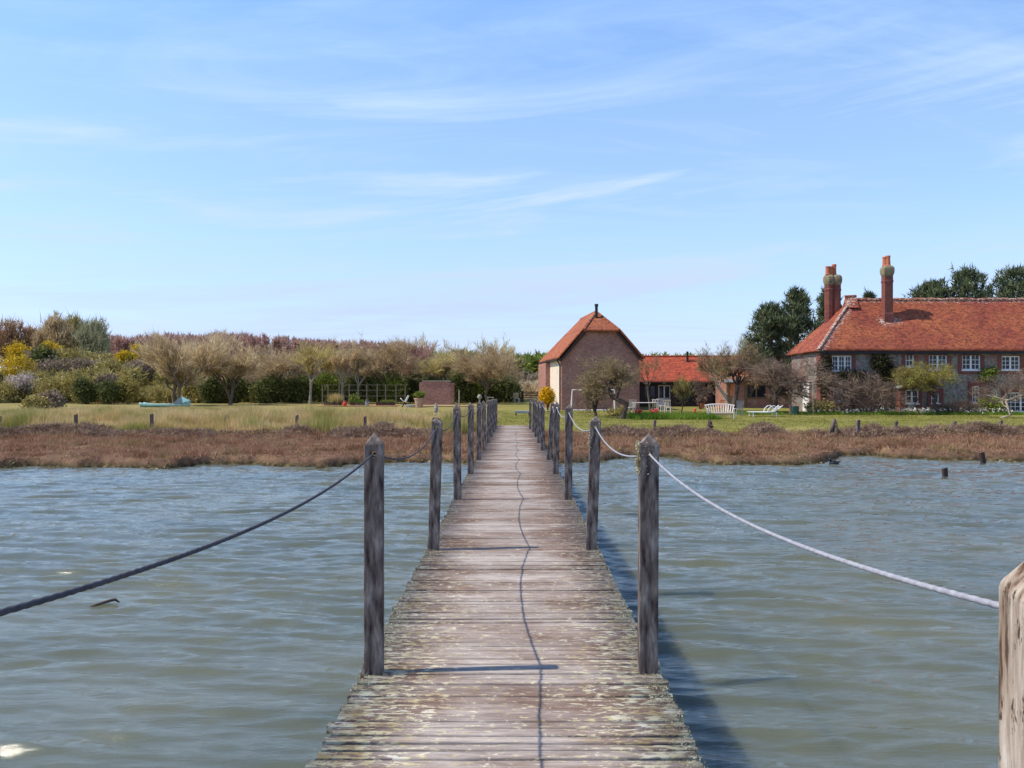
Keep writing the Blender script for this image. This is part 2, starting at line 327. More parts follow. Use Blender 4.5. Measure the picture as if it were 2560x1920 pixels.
tag(mesh_np('ground', np.stack([X, Y, Z], -1), Fq, gm, smooth=True), kind='structure')

# ------------------------------------------------------------------ water
rng = np.random.default_rng(7)
xs = axis((-1500, -100, 200), (-100, -26, 4), (-26, -11, .13), (-11, 11, .06), (11, 26, .13), (26, 100, 4), (100, 1500, 200)); ys = axis((-60, 0, 6), (0, 2.4, .3), (2.4, 13, .042), (13, 22, .065), (22, 34, .1), (34, 35, 1))
X, Y, Fq = grid(xs, ys); Z = np.zeros_like(X)
Xw = X + .35 * (fbm(X * .5, Y * .5, 2, 31) - .5) * 2; Yw = Y + .35 * (fbm(X * .5, Y * .5, 2, 41) - .5) * 2
for k in range(130):
    lam = .092 * (10. ** (rng.random() ** 1.35)); th = R(-94 + rng.normal() * 13); kk = 2 * math.pi / lam
    a = .0046 * lam ** .80 * (.6 + .8 * rng.random())
    ph = kk * (Xw * math.cos(th) + Yw * math.sin(th)) + rng.random() * 6.28
    Z += a * (np.sin(ph) + .22 * np.sin(2 * ph + 1.57))
gust = .62 + .76 * fbm(X * .30, Y * .5, 4, 77)
Z *= gust * (1 - sstep(28, 30.5, Y) * .35)
Z -= Z.mean()
wm = bpy.data.materials.new('estuary_water'); wm.use_nodes = True; t = wm.node_tree; b = t.nodes['Principled BSDF']
co = N(t, 'ShaderNodeTexCoord').outputs['Object']
c = ramp(t, noise(t, co, .35, 4), ((.3, (.082, .100, .080)), (.7, (.130, .134, .088))))
L(t, c, b.inputs['Base Color']); b.inputs['Roughness'].default_value = .035; b.inputs['IOR'].default_value = 1.48; b.inputs['Specular IOR Level'].default_value = .5
b.subsurface_method = 'BURLEY'; b.inputs['Subsurface Weight'].default_value = 1.; b.inputs['Subsurface Radius'].default_value = (1, 1, .7); b.inputs['Subsurface Scale'].default_value = .30
hn = math_(t, 'ADD', math_(t, 'MULTIPLY', noise(t, mapping(t, co, (.32, 1.7, 1), (0, 0, R(6))), 8, 6, .62, .5), 1.), math_(t, 'MULTIPLY', noise(t, mapping(t, co, (.4, 1.6, 1), (0, 0, R(-9))), 22, 3, .6, .3), .14))
bn = N(t, 'ShaderNodeBump', i_Strength=.42, i_Distance=.03); L(t, hn, bn.inputs['Height']); L(t, bn.outputs[0], b.inputs['Normal'])
tag(mesh_np('water', np.stack([X, Y, Z], -1), Fq, wm, smooth=True), kind='structure')

# ------------------------------------------------------------------ jetty
_jy = [-4, 10.3, 13.3, 16.4, 19.4, 22.5, 25.5, 28.6, 31.6, 36]; _jh = [1.45, 1.45, 1.475, 1.535, 1.60, 1.64, 1.68, 1.72, 1.79, 1.87]
def deckz(y): return EYE - float(np.interp(y, _jy, _jh))
def cx(y): return -.03 + .00483 * y
rnd = random.Random(3)
jet = thing('jetty', 'long grey plank jetty crossing the water between rope handrails', 'jetty', (0, 4, deckz(4)))
wmn = bpy.data.materials.new('deck_planks'); wmn.use_nodes = True; t = wmn.node_tree; b = t.nodes['Principled BSDF']
g = N(t, 'ShaderNodeNewGeometry'); co = N(t, 'ShaderNodeTexCoord').outputs['Object']; s = N(t, 'ShaderNodeSeparateXYZ'); L(t, co, s.inputs[0])
grain = noise(t, mapping(t, co, (2.6, 40, 40)), 2.2, 7, .7); big = noise(t, mapping(t, co, (1, 2.2, 1)), .9, 5, .65)
c = ramp(t, grain, ((.28, (.19, .15, .13)), (.5, (.41, .345, .30)), (.74, (.58, .51, .455))))
edge = ramp(t, math_(t, 'ABSOLUTE', math_(t, 'ADD', s.outputs[0], .0)), ((.20, 0.), (.70, 1.)))
stain = math_(t, 'MULTIPLY', ramp(t, math_(t, 'ADD', big, math_(t, 'MULTIPLY', edge, .16)), ((.42, 0.), (.64, 1.))), .80)
c = mixc(t, stain, c, (.15, .080, .05))
rv = math_(t, 'ADD', math_(t, 'MULTIPLY', g.outputs['Random Per Island'], .24), .88)
cb = N(t, 'ShaderNodeCombineXYZ')
for i in range(3): L(t, rv, cb.inputs[i])
c = mixc(t, 1., c, cb.outputs[0], 'MULTIPLY')
nearw = ramp(t, math_(t, 'DIVIDE', math_(t, 'ADD', s.outputs[1], 4), 20), ((.17, 1.), (.42, .35), (.9, .12)))   # lichen grows thicker towards the outer end
ln = noise(t, mapping(t, co, (9, 24, 24)), 1.7, 6, .72, .3)
lw = math_(t, 'ADD', ln, math_(t, 'MULTIPLY', math_(t, 'MULTIPLY', math_(t, 'ADD', math_(t, 'MULTIPLY', edge, .75), .33), nearw), .145))
lf = ramp(t, lw, ((.610, 0.), (.66, .85)))
c = mixc(t, lf, c, ramp(t, noise(t, co, 7, 3), ((.35, (.42, .32, .14)), (.55, (.70, .64, .42)), (.7, (.74, .70, .58)))))
lw2 = math_(t, 'ADD', noise(t, mapping(t, co, (9, 14, 9)), 3., 6, .7), math_(t, 'MULTIPLY', ramp(t, math_(t, 'ABSOLUTE', s.outputs[0]), ((.48, 0.), (.74, 1.))), .12))
c = mixc(t, ramp(t, lw2, ((.64, 0.), (.70, .75))), c, (.44, .38, .28))
L(t, c, b.inputs['Base Color']); b.inputs['Roughness'].default_value = .85; b.inputs['Specular IOR Level'].default_value = .2
bn = N(t, 'ShaderNodeBump', i_Strength=.6, i_Distance=.006); L(t, grain, bn.inputs['Height']); L(t, bn.outputs[0], b.inputs['Normal'])
V, Fc = [], []
y = -3.0; k = 0
while y < 35.8:
    w = rnd.choice((.058, .060, .062, .064)); gap = .0085 + (.006 if rnd.random() < .12 else 0) + rnd.random() * .003
    z = deckz(y) + rnd.gauss(0, .0022); tl = rnd.gauss(0, .0016); xa = cx(y) - .745 + rnd.gauss(0, .010); xb = cx(y) + .745 + rnd.gauss(0, .010); tw = rnd.gauss(0, .0022)
    ch = .004; prof = [(0, -.032), (0, -ch), (ch, 0), (w - ch, 0), (w, -ch), (w, -.032)]; ns = 5; bb = len(V)
    for i in range(ns):
        f = i / (ns - 1); xx = xa + (xb - xa) * f; wav = math.sin(f * 5 + k) * .0015
        for (py, pz) in prof: V.append((xx, y + py + tw * (f - .5) * 2, z + pz + wav + tl * (py / w - .5) * 2))
    m = len(prof)
    for i in range(ns - 1):
        Fc += [(bb + i * m + j, bb + i * m + (j + 1) % m, bb + (i + 1) * m + (j + 1) % m, bb + (i + 1) * m + j) for j in range(m)]
    y += w + gap; k += 1
    for e in (0, (ns - 1) * m): Fc += [(bb + e, bb + e + 1, bb + e + 4, bb + e + 5), (bb + e + 1, bb + e + 2, bb + e + 3, bb + e + 4)]
mesh_np('deck', V, Fc, wmn, jet)
mb = MB()
for sx in (-.66, 0, .66):
    for y0, y1 in zip(np.arange(-3, 35, 3.05), np.arange(.05, 38.1, 3.05)):
        y1 = min(y1, 35.7)
        mb.bar((cx(y0) + sx, y0, deckz(y0) - .135), (cx(y1) + sx, y1 - .01, deckz(y1) - .135), .075, .19)
mb.build('stringer', M_['wood_post'], jet)
# posts with a pointed cap and a real rope hole
def post_mesh():
    h, hw, sh, hz, hr = 1.205 + rnd.gauss(0, .006), .047, 1.138 + rnd.gauss(0, .006), 1.095, .016; jt = lambda: rnd.gauss(0, .005)
    V, Fc = [], []
    def v(*p): V.append(p); return len(V) - 1
    zb = -2.2
    for sy in (-1, 1):       # front and back with an octagonal hole
        y = sy * hw; a = [v(-hw, y, zb), v(hw, y, zb), v(hw, y, hz - .035), v(-hw, y, hz - .035), v(hw + jt() * .4, y, sh + jt()), v(-hw + jt() * .4, y, sh + jt())]
        o = [v(hr * math.cos(R(22.5 + 45 * i)), y, hz + hr * math.sin(R(22.5 + 45 * i))) for i in range(8)]
        fs = [(a[0], a[1], a[2], a[3]), (a[2], a[4], o[0], o[7]), (a[4], a[5], o[2], o[1], o[0]), (a[5], a[3], o[4], o[3], o[2]), (a[3], a[2], o[7], o[6], o[5], o[4])]
        Fc += [f if sy < 0 else f[::-1] for f in fs]
        if sy < 0: A, O = a, o
    for i in range(8): Fc.append((O[i], O[(i + 1) % 8], o[(i + 1) % 8], o[i]))
    Fc += [(A[1], a[1], a[2], A[2]), (A[2], a[2], a[4], A[4]), (a[0], A[0], A[3], a[3]), (a[3], A[3], A[5], a[5])]
    tp = v(jt() * 1.6, jt() * 1.6, h); Fc += [(A[5], A[4], tp), (A[4], a[4], tp), (a[4], a[5], tp), (a[5], A[5], tp)]
    me = bpy.data.meshes.new('post'); me.from_pydata(V, [], Fc); me.materials.append(M_['wood_post']); return me
PD = [1.09, 4.146, 7.2, 10.25, 13.3, 16.4, 19.4, 22.45, 25.5, 28.6, 31.9]
leanL = [0, .0, .028, -.007, .003, .006, -.012, .01, -.006, .004, .01]; leanR = [.0, .004, .036, .007, .017, .075, -.004, .006, -.01, .012, .008]
offR = [0.0, 0, 0, 0, .0, .015, 0, 0, 0, 0, -.05]
holes = {-1: [], 1: []}
for sgn, leans in ((-1, leanL), (1, leanR)):
    for i, d in enumerate(PD):
        if i == 0: d = 1.036 if sgn > 0 else .95
        me = post_mesh()
        o = bpy.data.objects.new('post', me); link(o, jet)
        x = cx(d) * .55 + sgn * .685 + (offR[i] if sgn > 0 else 0); base = Vector((x, d, deckz(d)))
        o.location = base - wl(jet); hs = 1 + rnd.gauss(0, .012) if i > 1 else (1.055 if i == 0 else 1)
        if i >= 2: hs *= .972
        if sgn > 0 and i == 0: me.materials[0] = M_['wood_sun_tone']
        o.rotation_euler = (rnd.gauss(0, .006) if i > 1 else 0, math.atan(leans[i]), rnd.gauss(0, .03)); o.scale = (1, .64, hs)
        bv = o.modifiers.new('bevel', 'BEVEL'); bv.width = .007; bv.segments = 2; bv.limit_method = 'ANGLE'
        holes[sgn].append(base + Vector((leans[i] * 1.095 * hs, 0, 1.095 * hs)))
        if sgn > 0 and i == 0: o['label'] = 'sunlit lichen-crusted post cut off by the right edge of the photo'
        if sgn > 0 and i == 10: o['label'] = 'dark post drilled with a row of holes at the shore end'
# lichen: crusty flakes along the deck edges and on some posts
rng = np.random.default_rng(11)
def flakes(Pc, size, rng):
    n = len(Pc); a = rng.normal(size=(n, 3)); a /= np.linalg.norm(a, axis=1)[:, None]; b_ = np.cross(a, rng.normal(size=(n, 3))); b_ /= np.linalg.norm(b_, axis=1)[:, None]
    sz = size * (.4 + rng.random((n, 1)))
    return np.stack([Pc - a * sz, Pc + a * sz * .8 + b_ * sz * .3, Pc + b_ * sz], 1)
pts = []
for sgn in (-1, 1):
    yy = .2 + 15 * rng.random(24000) ** 1.6
    cl_ = vnoise(yy * 1.4, yy * 0, None, 3 + sgn); keep = rng.random(len(yy)) < np.clip((cl_ - .30) * 1.7 + .9 * np.exp(-np.min(np.abs(yy[:, None] - (np.array(PD)[None] - .18)), 1) / .18), .03, 1)
    yy = yy[keep]; ins = np.abs(rng.normal(size=len(yy))) * .055
    xx = np.array([cx(q) for q in yy]) + sgn * (.752 - ins); zz_ = np.array([deckz(q) for q in yy]) + .010 * rng.random(len(yy)) ** 2
    pts.append(np.stack([xx, yy, zz_], 1))
T = flakes(np.concatenate(pts), .0042, rng)
o = tris('lichen', T, M_['lichen'], jet); o['kind'] = 'stuff'
def post_lichen(sgn, i, n, zlo, zhi, face, sz_=.006, dp=.016):
    hp = holes[sgn][i]; p = np.empty((n, 3)); p[:, 2] = hp[2] + zlo + (zhi - zlo) * rng.random(n)
    side = rng.random(n) < face; p[:, 0] = hp[0] + np.where(side, -.047 - dp * rng.random(n) ** 2, -.05 + .1 * rng.random(n)); p[:, 1] = hp[1] + np.where(side, (rng.random(n) - .5) * .06, -.033)
    return flakes(p, sz_, rng)
o = tris('lichen', [post_lichen(1, 1, 900, -.10, .06, .93), post_lichen(1, 2, 300, -.2, .05, .9)], M_['lichen'], jet); o['kind'] = 'stuff'
# ropes threaded through the holes
def rope(name, label, pts, sags, rmat):
    path = []
    for i in range(len(pts) - 1):
        a, b_ = pts[i], pts[i + 1]; n = 420 if i < 2 else (40 if i < 5 else 14)
        for k in range(n):
            f = k / n; q = a.lerp(b_, f); q = Vector(q); q.z -= 4 * sags[i] * f * (1 - f); path.append(q)
    path.append(pts[-1]); path = np.array([tuple(q) for q in path]); n = len(path); m = 9
    d = np.gradient(path, axis=0); d /= np.linalg.norm(d, axis=1)[:, None]
    u = np.cross(d, (0, 0, 1.)); u /= np.linalg.norm(u, axis=1)[:, None]; w = np.cross(u, d)
    s_ = np.concatenate([[0], np.cumsum(np.linalg.norm(np.diff(path, axis=0), axis=1))])
    th = np.linspace(0, 2 * np.pi, m, endpoint=False)
    rad = .0050 * (1 + .13 * np.cos(3 * th[None] - s_[:, None] * 2 * np.pi / .030))
    V = path[:, None] + rad[..., None] * (u[:, None] * np.cos(th)[None, :, None] + w[:, None] * np.sin(th)[None, :, None])
    i = np.arange(n * m).reshape(n, m); j = np.roll(i, -1, 1)
    Fq = np.stack([i[:-1], j[:-1], j[1:], i[1:]], -1).reshape(-1, 4)
    return tag(mesh_np(name, V, Fq, rmat, None, tuple(pts[0]), True), label, 'rope', 'rope handrails of the jetty')
hl, hr = holes[-1], holes[1]
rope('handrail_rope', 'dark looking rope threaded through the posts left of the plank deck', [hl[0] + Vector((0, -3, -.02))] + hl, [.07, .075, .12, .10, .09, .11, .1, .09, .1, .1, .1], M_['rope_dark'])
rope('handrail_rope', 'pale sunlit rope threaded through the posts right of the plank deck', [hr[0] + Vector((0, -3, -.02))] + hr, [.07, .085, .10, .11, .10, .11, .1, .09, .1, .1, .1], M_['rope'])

# ------------------------------------------------------------------ vegetation generators (every leaf or twig is a small face)
def unit(a): return a / np.maximum(np.linalg.norm(a, axis=-1, keepdims=True), 1e-6)
def blobs(c, r, n, rng, core=.62, sub=(.28, .58)):
    out = [(*c, *(np.array(r) * core))]
    for _ in range(n):
        d = unit(rng.normal(size=3)); d[2] = d[2] * .9 + .12; q = sub[0] + (sub[1] - sub[0]) * rng.random()
        out.append((*(np.array(c) + d * np.array(r) * (1 - q * .62) * .95), *(np.array(r) * q)))
    return np.array(out)
def sample(ells, n, rng, shell=.45, jag=0):
    w = (ells[:, 3] * ells[:, 4] * ells[:, 5]) ** (2 / 3); i = rng.choice(len(ells), n, p=w / w.sum()); d = unit(rng.normal(size=(n, 3)))
    rr = (shell ** 3 + (1 - shell ** 3) * rng.random((n, 1))) ** (1 / 3); e = ells[i]
    return e[:, :3] + d * rr * (1 + jag * rng.normal(size=(n, 1))) * e[:, 3:], d
def blades(p, d, ln, w, rng):
    side = unit(np.cross(d, rng.normal(size=d.shape))) * w / 2
    return np.stack([p - side, p + side, p + d * ln], 1)
def twigs(ells, n, k, ln, w, rng, up=.55, out=.6, jit=.45, shell=.35, spread=.12):
    p, d = sample(ells, n, rng, shell, .17); c = ells[0, :3]; od = unit(p - (c - np.array([0, 0, ells[0, 5] * .6])))
    sd = unit(od * out + np.array([0, 0, up]) + rng.normal(size=p.shape) * jit * .6)
    pp = np.repeat(p, k, 0) + rng.normal(size=(n * k, 3)) * spread; dd = unit(np.repeat(sd, k, 0) + rng.normal(size=(n * k, 3)) * jit)
    return blades(pp - dd * ln * .35, dd, ln * (.45 + .75 * rng.random((n * k, 1))), w, rng)
def leaves(ells, n, k, size, rng, shell=.5, spread=.25):
    p, d = sample(ells, n, rng, shell); pp = np.repeat(p, k, 0) + rng.normal(size=(n * k, 3)) * spread
    a = unit(rng.normal(size=pp.shape)); b_ = unit(np.cross(a, rng.normal(size=pp.shape))); sz = size * (.5 + .9 * rng.random((len(pp), 1)))
    return np.stack([pp - a * sz * .5, pp + a * sz * .5, pp + b_ * sz], 1)
def limb_paths(base, ells, nb, r0, rng, crook=.1, fork=.35, sub=3, lean=None):
    """trunk, limbs towards the crown, boughs off the limbs -> list of (path, radii)"""
    base = np.array(base, float); c = ells[0, :3]; top = ells[:, 2] + ells[:, 5]; low = (ells[:, 2] - ells[:, 5]).min()
    fz = max(low - base[2], .15 * (c[2] - base[2])); ft = base + (c - base) * np.array([1, 1, 0]) * fork + np.array([0, 0, fz * .92])
    n = 5; tr = [base + (ft - base) * i / n + rng.normal(size=3) * crook * .4 * (0 < i < n) * np.array([1, 1, .3]) for i in range(n + 1)]
    out = [([Vector(q) for q in [base - np.array([0, 0, .25])] + tr], [r0 * 1.45, r0 * 1.25] + [r0 * (1 - .09 * i) for i in range(1, n + 1)])]
    ends, dirs = sample(ells, nb, rng, .75)
    for e in ends:
        e = np.maximum(e, [-1e9, -1e9, ft[2] + .1]); m = 5; pth = []; rad = []
        for i in range(m + 1):
            f = i / m; q = ft + (e - ft) * f; q[2] += math.sin(f * math.pi) * .08 * (e[2] - ft[2]); q += rng.normal(size=3) * crook * (0 < i < m)
            pth.append(q); rad.append(r0 * .62 * (1 - .82 * f))
        out.append(([Vector(q) for q in pth], rad))
        for _ in range(sub):
            j = rng.integers(2, m); s0 = pth[j]; e2 = s0 + (np.linalg.norm(e - ft)) * .45 * unit(unit(e - ft) + rng.normal(size=3) * .55 + np.array([0, 0, .25])); mid = (s0 + e2) / 2 + rng.normal(size=3) * crook
            out.append(([Vector(s0), Vector(mid), Vector(e2)], [rad[j] * .7, rad[j] * .42, rad[j] * .12]))
    return out
def limbs_mesh(paths, m, root, sides=5, name='trunk'):
    mb = MB()
    for p, r in paths: mb.tube(p, [max(q, .006) for q in r], sides, False)
    return mb.build(name, m, root, smooth=True)
_seed = [100]
def nrng(): _seed[0] += 1; return np.random.default_rng(_seed[0])
LM = {
 'willow': leafm('willow_twigs', ((.41, .31, .18), (.62, .49, .30), (.76, .63, .40)), .5, .35, .45),
 'willow_y': leafm('budding_willow_twigs', ((.36, .28, .11), (.56, .46, .20), (.68, .60, .28)), .5, .35, .45),
 'bare': leafm('bare_brown_twigs', ((.30, .21, .115), (.48, .36, .21), (.58, .46, .28)), .5, .35, .4),
 'mauve': leafm('mauve_twigs', ((.33, .185, .15), (.44, .255, .205), (.47, .31, .23)), .12, .3, .45),
 'olive': leafm('olive_foliage', ((.22, .18, .06), (.40, .33, .11), (.52, .43, .18)), .4),
 'green': leafm('spring_green_foliage', ((.11, .15, .03), (.22, .26, .05), (.33, .34, .09)), .5),
 'deep': leafm('dark_evergreen_foliage', ((.07, .085, .028), (.13, .145, .045), (.21, .21, .075)), .7),
 'gorse': leafm('yellow_gorse', ((.28, .21, .02), (.60, .42, .03), (.74, .52, .04)), .8),
 'dun': leafm('dun_scrub', ((0.18, 0.138, 0.108), (0.312, 0.234, 0.168), (0.396, 0.324, 0.192)), .5),
 'blossom': leafm('pale_blossom', ((.34, .27, .22), (.52, .44, .38), (.62, .55, .50)), .8),
 'pine': leafm('pine_needles', ((.05, .068, .036), (.10, .125, .06), (.18, .195, .095)), .6, trans=.1),
 'poplar': leafm('grey_green_foliage', ((.22, .21, .12), (.37, .36, .21), (.48, .46, .29)), .3),
 'rust': leafm('rusty_budding_foliage', ((.28, .15, .085), (.42, .25, .14), (.46, .32, .17)), .25),
 'apple': leafm('lichened_fruit_twigs', ((0.156, 0.111, 0.065), (0.286, 0.215, 0.124), (0.416, 0.332, 0.169)), 1.1),
 'apple_y': leafm('yellow_green_budding_twigs', ((0.187, 0.143, 0.05), (0.319, 0.264, 0.077), (0.44, 0.407, 0.099)), .9),
 'forsythia': leafm('forsythia_blossom', ((.62, .36, .01), (.78, .47, .015)), 2),
 'ivy': leafm('wall_creeper', ((.015, .018, .008), (.045, .042, .02), (.12, .115, .04)), 1.4),
 'rose': leafm('rose_twigs', ((0.143, 0.098, 0.078), (0.247, 0.176, 0.137), (0.312, 0.234, 0.156)), .9),
}
def box_ell(l, r, t, b_, d, depth=.85):
    a, z = P(l, t, d), P(r, b_, d); c = (a + z) / 2; rx = (z.x - a.x) / 2; rz = (a.z - z.z) / 2
    return (c.x, d, c.z), (rx, max(rx, rz * .6) * depth, rz)
def tree(name, label, cat, group, d, box, lm, n=900, k=7, ln=.7, w=.035, bx=None, mode='twig', nb=9, r0=.16, bark='bark', up=.55, out=.6, jit=.45, shell=.35, sub=7, crook=.14, size=.16, spread=None, fork=.35, core=.6, boughs=3, gz=GZ):
    rng = nrng(); c, r = box_ell(*box, d); el = blobs(c, r, sub, rng, core)
    x = c[0] if bx is None else (bx - 1280) * d / F
    root = thing(name, label, cat, (x, d, gz), group)
    if r0: limbs_mesh(limb_paths((x, d, gz), el, nb, r0, rng, crook, fork, boughs), M_[bark], root, name='trunk' if 'shrub' not in name and 'bush' not in name else 'stem')
    if mode == 'twig':
        T = twigs(el, n, k, ln, w, rng, up, out, jit, shell, spread or ln * .2)
        if d > 70: T = np.concatenate([T, twigs(el, n // 6, 4, ln * 1.9, w * .8, rng, 1.1, .7, .28, .75, ln * .25)])
    else: T = leaves(el, n, k, size, rng, shell, spread or size * 1.3)
    tris('crown' if r0 else 'foliage', T, LM[lm], root); return root
def branched(name, label, cat, group, d, box, lm, bx=None, n0=1, ks=(5, 5, 6, 6, 6), r0=.16, bark='bark', up=.22, dev=.55, crook=.10, w=.03, ratio=.66, trunk=.30, tilt=.12, twig=1., low=0., gz=GZ, lean=0.):
    """a bare tree grown level by level: trunk, limbs, boughs, branches, twigs; then sized to its measured width and height"""
    rng = nrng(); l, r_, t_, b_ = box; c, rr = box_ell(l, r_, t_, b_, d); top = c[2] + rr[2]; H_ = top - gz; bxx = c[0] if bx is None else (bx - 1280) * d / F
    S = np.zeros((n0, 3)) + np.concatenate([rng.normal(size=(n0, 2)) * .05 * (n0 > 1), np.zeros((n0, 1))], 1); D = unit(np.array([lean, 0, 1.]) + rng.normal(size=(n0, 3)) * tilt * np.array([1, 1, .2])); Ln = trunk * (.85 + .3 * rng.random(n0)); lev = []
    for i in range(len(ks) + 1):
        n = len(S); E = S + D * Ln[:, None]; Mid = (S + E) / 2 + rng.normal(size=S.shape) * Ln[:, None] * crook; lev.append((S, Mid, E))
        if i == len(ks): break
        k = ks[i]; f = (.45 + .55 * rng.random((n, k))) if i else (.72 + .28 * rng.random((n, k))); f[:, 0] = 1.
        a = np.where(f[..., None] < .5, S[:, None] + (Mid - S)[:, None] * f[..., None] * 2, Mid[:, None] + (E - Mid)[:, None] * (f[..., None] * 2 - 1))
        dd = unit(np.repeat(D, k, 0) + unit(rng.normal(size=(n * k, 3))) * dev * (1.25 if i == 0 else 1) + np.array([0, 0, up])); Ln = np.repeat(Ln, k) * ratio * (.65 + .6 * rng.random(n * k)) * (1.25 if i == 0 and trunk < .2 else 1); S, D = a.reshape(-1, 3), dd
    Ee = lev[-1][2]; x0, x1 = np.percentile(Ee[:, 0], (1, 99)); zt = np.percentile(Ee[:, 2], 99.3); sx = 2 * rr[0] / (x1 - x0); sz = H_ / zt
    def wd(q):
        o = q * np.array([sx, sx, sz]); h_ = np.clip(q[..., 2:3] / zt, 0, 1) ** .8; sh = (c[0] - bxx) - (x0 + x1) / 2 * sx
        return o + np.array([bxx, d, gz]) + h_ * np.array([sh, 0, 0])
    root = thing(name, label, cat, (bxx, d, gz), group); mb = MB(); rad = r0
    for i in range(3):
        for s_, m_, e_ in zip(*lev[i]):
            s_, m_, e_ = wd(s_), wd(m_), wd(e_); p = [Vector(s_), Vector(m_), Vector(e_)]
            if i == 0: p = [Vector(s_ - np.array([0, 0, .3]))] + p; rd = [rad * 1.5, rad * 1.15, rad * .95, rad * .8]
            else: rd = [rad, rad * .75, rad * .5]
            mb.tube(p, rd, 6 if i < 2 else 4, False)
        rad *= .52
    mb.build('trunk', M_[bark], root, smooth=True); T = []
    for i in range(3, len(lev)):
        s_, m_, e_ = (wd(q) for q in lev[i]); last = i == len(lev) - 1; ww = w * (1 if last else 1.5)
        dv = e_ - s_; ll = np.linalg.norm(dv, axis=1, keepdims=True); T.append(blades(s_, dv / ll, ll * (twig if last else 1.05), ww, rng))
    T = np.concatenate(T); T = T[T[:, :, 2].min(1) > gz + low]; tris('crown', T, LM[lm], root); return root
def bush(label, d, box, lm, n=420, k=9, size=.13, group=None, mode='leaf', name='shrub', ln=.4, w=.03, shell=.55, sub=8, up=.7, cat='shrub', gz=GZ):
    """a shrub that reaches the ground: leafy or twiggy foliage over a few stems"""
    rng = nrng(); c, r = box_ell(*box, d); el = blobs(c, r, sub, rng, .8, (.3, .5))
    root = thing(name, label, cat, (c[0], d, gz), group)
    el[:, 2] = np.maximum(el[:, 2], gz + el[:, 5] * .3)
    T = leaves(el, n, k, size, rng, shell, size * 1.5) if mode == 'leaf' else twigs(el, n, k, ln, w, rng, up, .6, .5, .3, ln * .3)
    T = T[T[:, :, 2].min(1) > gz - .12]
    tris('foliage', T, LM[lm], root)
    mb = MB()
    for _ in range(7):
        e, _d = sample(el, 1, rng, .6); mb.tube([(c[0] + rng.normal() * r[0] * .1, d + rng.normal() * .1, gz - .1), ((c[0] + e[0, 0]) / 2, d, (gz + e[0, 2]) / 2), Vector(e[0])], [.035, .025, .008], 4, False)
    mb.build('stem', M_['bark_dark'], root); return root

# ------------------------------------------------------------------ buildings
def wall_open(mb, x0, x1, z0, z1, y, ops, depth=.14):
    """front wall in the plane y with real openings and reveals"""
    xs = sorted({x0, x1, *[q for o in ops for q in o[:2]]}); zs = sorted({z0, z1, *[q for o in ops for q in o[2:]]})
    for a, b_ in zip(xs, xs[1:]):
        for c_, d_ in zip(zs, zs[1:]):
            if any(o[0] <= a and b_ <= o[1] and o[2] <= c_ and d_ <= o[3] for o in ops): continue
            mb.add([(a, y, c_), (b_, y, c_), (b_, y, d_), (a, y, d_)], [(0, 1, 2, 3)])
    for a, b_, c_, d_ in ops:
        k = y + depth
        mb.add([(a, y, c_), (b_, y, c_), (b_, y, d_), (a, y, d_), (a, k, c_), (b_, k, c_), (b_, k, d_), (a, k, d_)], [(0, 4, 5, 1), (1, 5, 6, 2), (2, 6, 7, 3), (3, 7, 4, 0)])
def window(parent, x0, x1, z0, z1, y, lights, rows, cols, m=None, bars=True, name='window', fw=.075, sill=True):
    """casement window: frame with glazing bars, panes behind, sill below"""
    m = m or M_['white']; mb = MB(); yf = y + .03
    mb.box(x0, x0 + fw, yf, yf + .09, z0, z1).box(x1 - fw, x1, yf, yf + .09, z0, z1).box(x0 + fw, x1 - fw, yf, yf + .09, z0, z0 + fw).box(x0 + fw, x1 - fw, yf, yf + .09, z1 - fw, z1)
    lw = (x1 - x0) / lights
    for i in range(lights):
        a, b_ = x0 + lw * i, x0 + lw * (i + 1)
        if i: mb.box(a - fw * .75, a + fw * .75, yf + .002, yf + .088, z0 + fw, z1 - fw)
        a2, b2 = a + fw * .9, b_ - fw * .9
        for c_ in range(1, cols): xx = a2 + (b2 - a2) * c_ / cols; mb.box(xx - .016, xx + .016, yf + .03, yf + .07, z0 + fw, z1 - fw)
        for r_ in range(1, rows): zz_ = z0 + fw + (z1 - z0 - 2 * fw) * r_ / rows; mb.box(a2, b2, yf + .034, yf + .066, zz_ - .016, zz_ + .016)
    f = mb.build(name, m, parent)
    MB().box(x0 + .02, x1 - .02, yf + .052, yf + .06, z0 + .02, z1 - .02).build('pane', M_['glass'], f)
    if sill: MB().box(x0 - .06, x1 + .06, y - .06, y + .03, z0 - .07, z0 - .003).build('sill', m, f)
    return f
def roof_sheet(quads, m, parent, seed, nu=26, nv=14, amp=.03, thick=.10, name='roof'):
    V, Fc = [], []; rng = np.random.default_rng(seed)
    for A, B, Cc, D in quads:       # A-B along the eave, D-C along the ridge
        A, B, Cc, D = (np.array(q, float) for q in (A, B, Cc, D)); b0 = len(V)
        nrm = np.cross(B - A, D - A); nrm /= np.linalg.norm(nrm)
        for j in range(nv + 1):
            for i in range(nu + 1):
                f, g_ = i / nu, j / nv; q = (A + (B - A) * f) * (1 - g_) + (D + (Cc - D) * f) * g_
                s_ = amp * (2 * float(fbm(np.array([q[0] * .55 + 7]), np.array([(q[1] + q[2]) * .55]), 3, seed)[0]) - 1); V.append(q + np.array([0, 0, 1]) * s_)
        for j in range(nv):
            for i in range(nu):
                a = b0 + j * (nu + 1) + i; Fc.append((a, a + 1, a + nu + 2, a + nu + 1))
    o = mesh_np(name, V, Fc, m, parent, smooth=False)
    s_ = o.modifiers.new('thickness', 'SOLIDIFY'); s_.thickness = thick; s_.offset = -1
    return o
def px2(d): return lambda px, py: ((px - 1280) * d / F, EYE - (py - 956) * d / F)

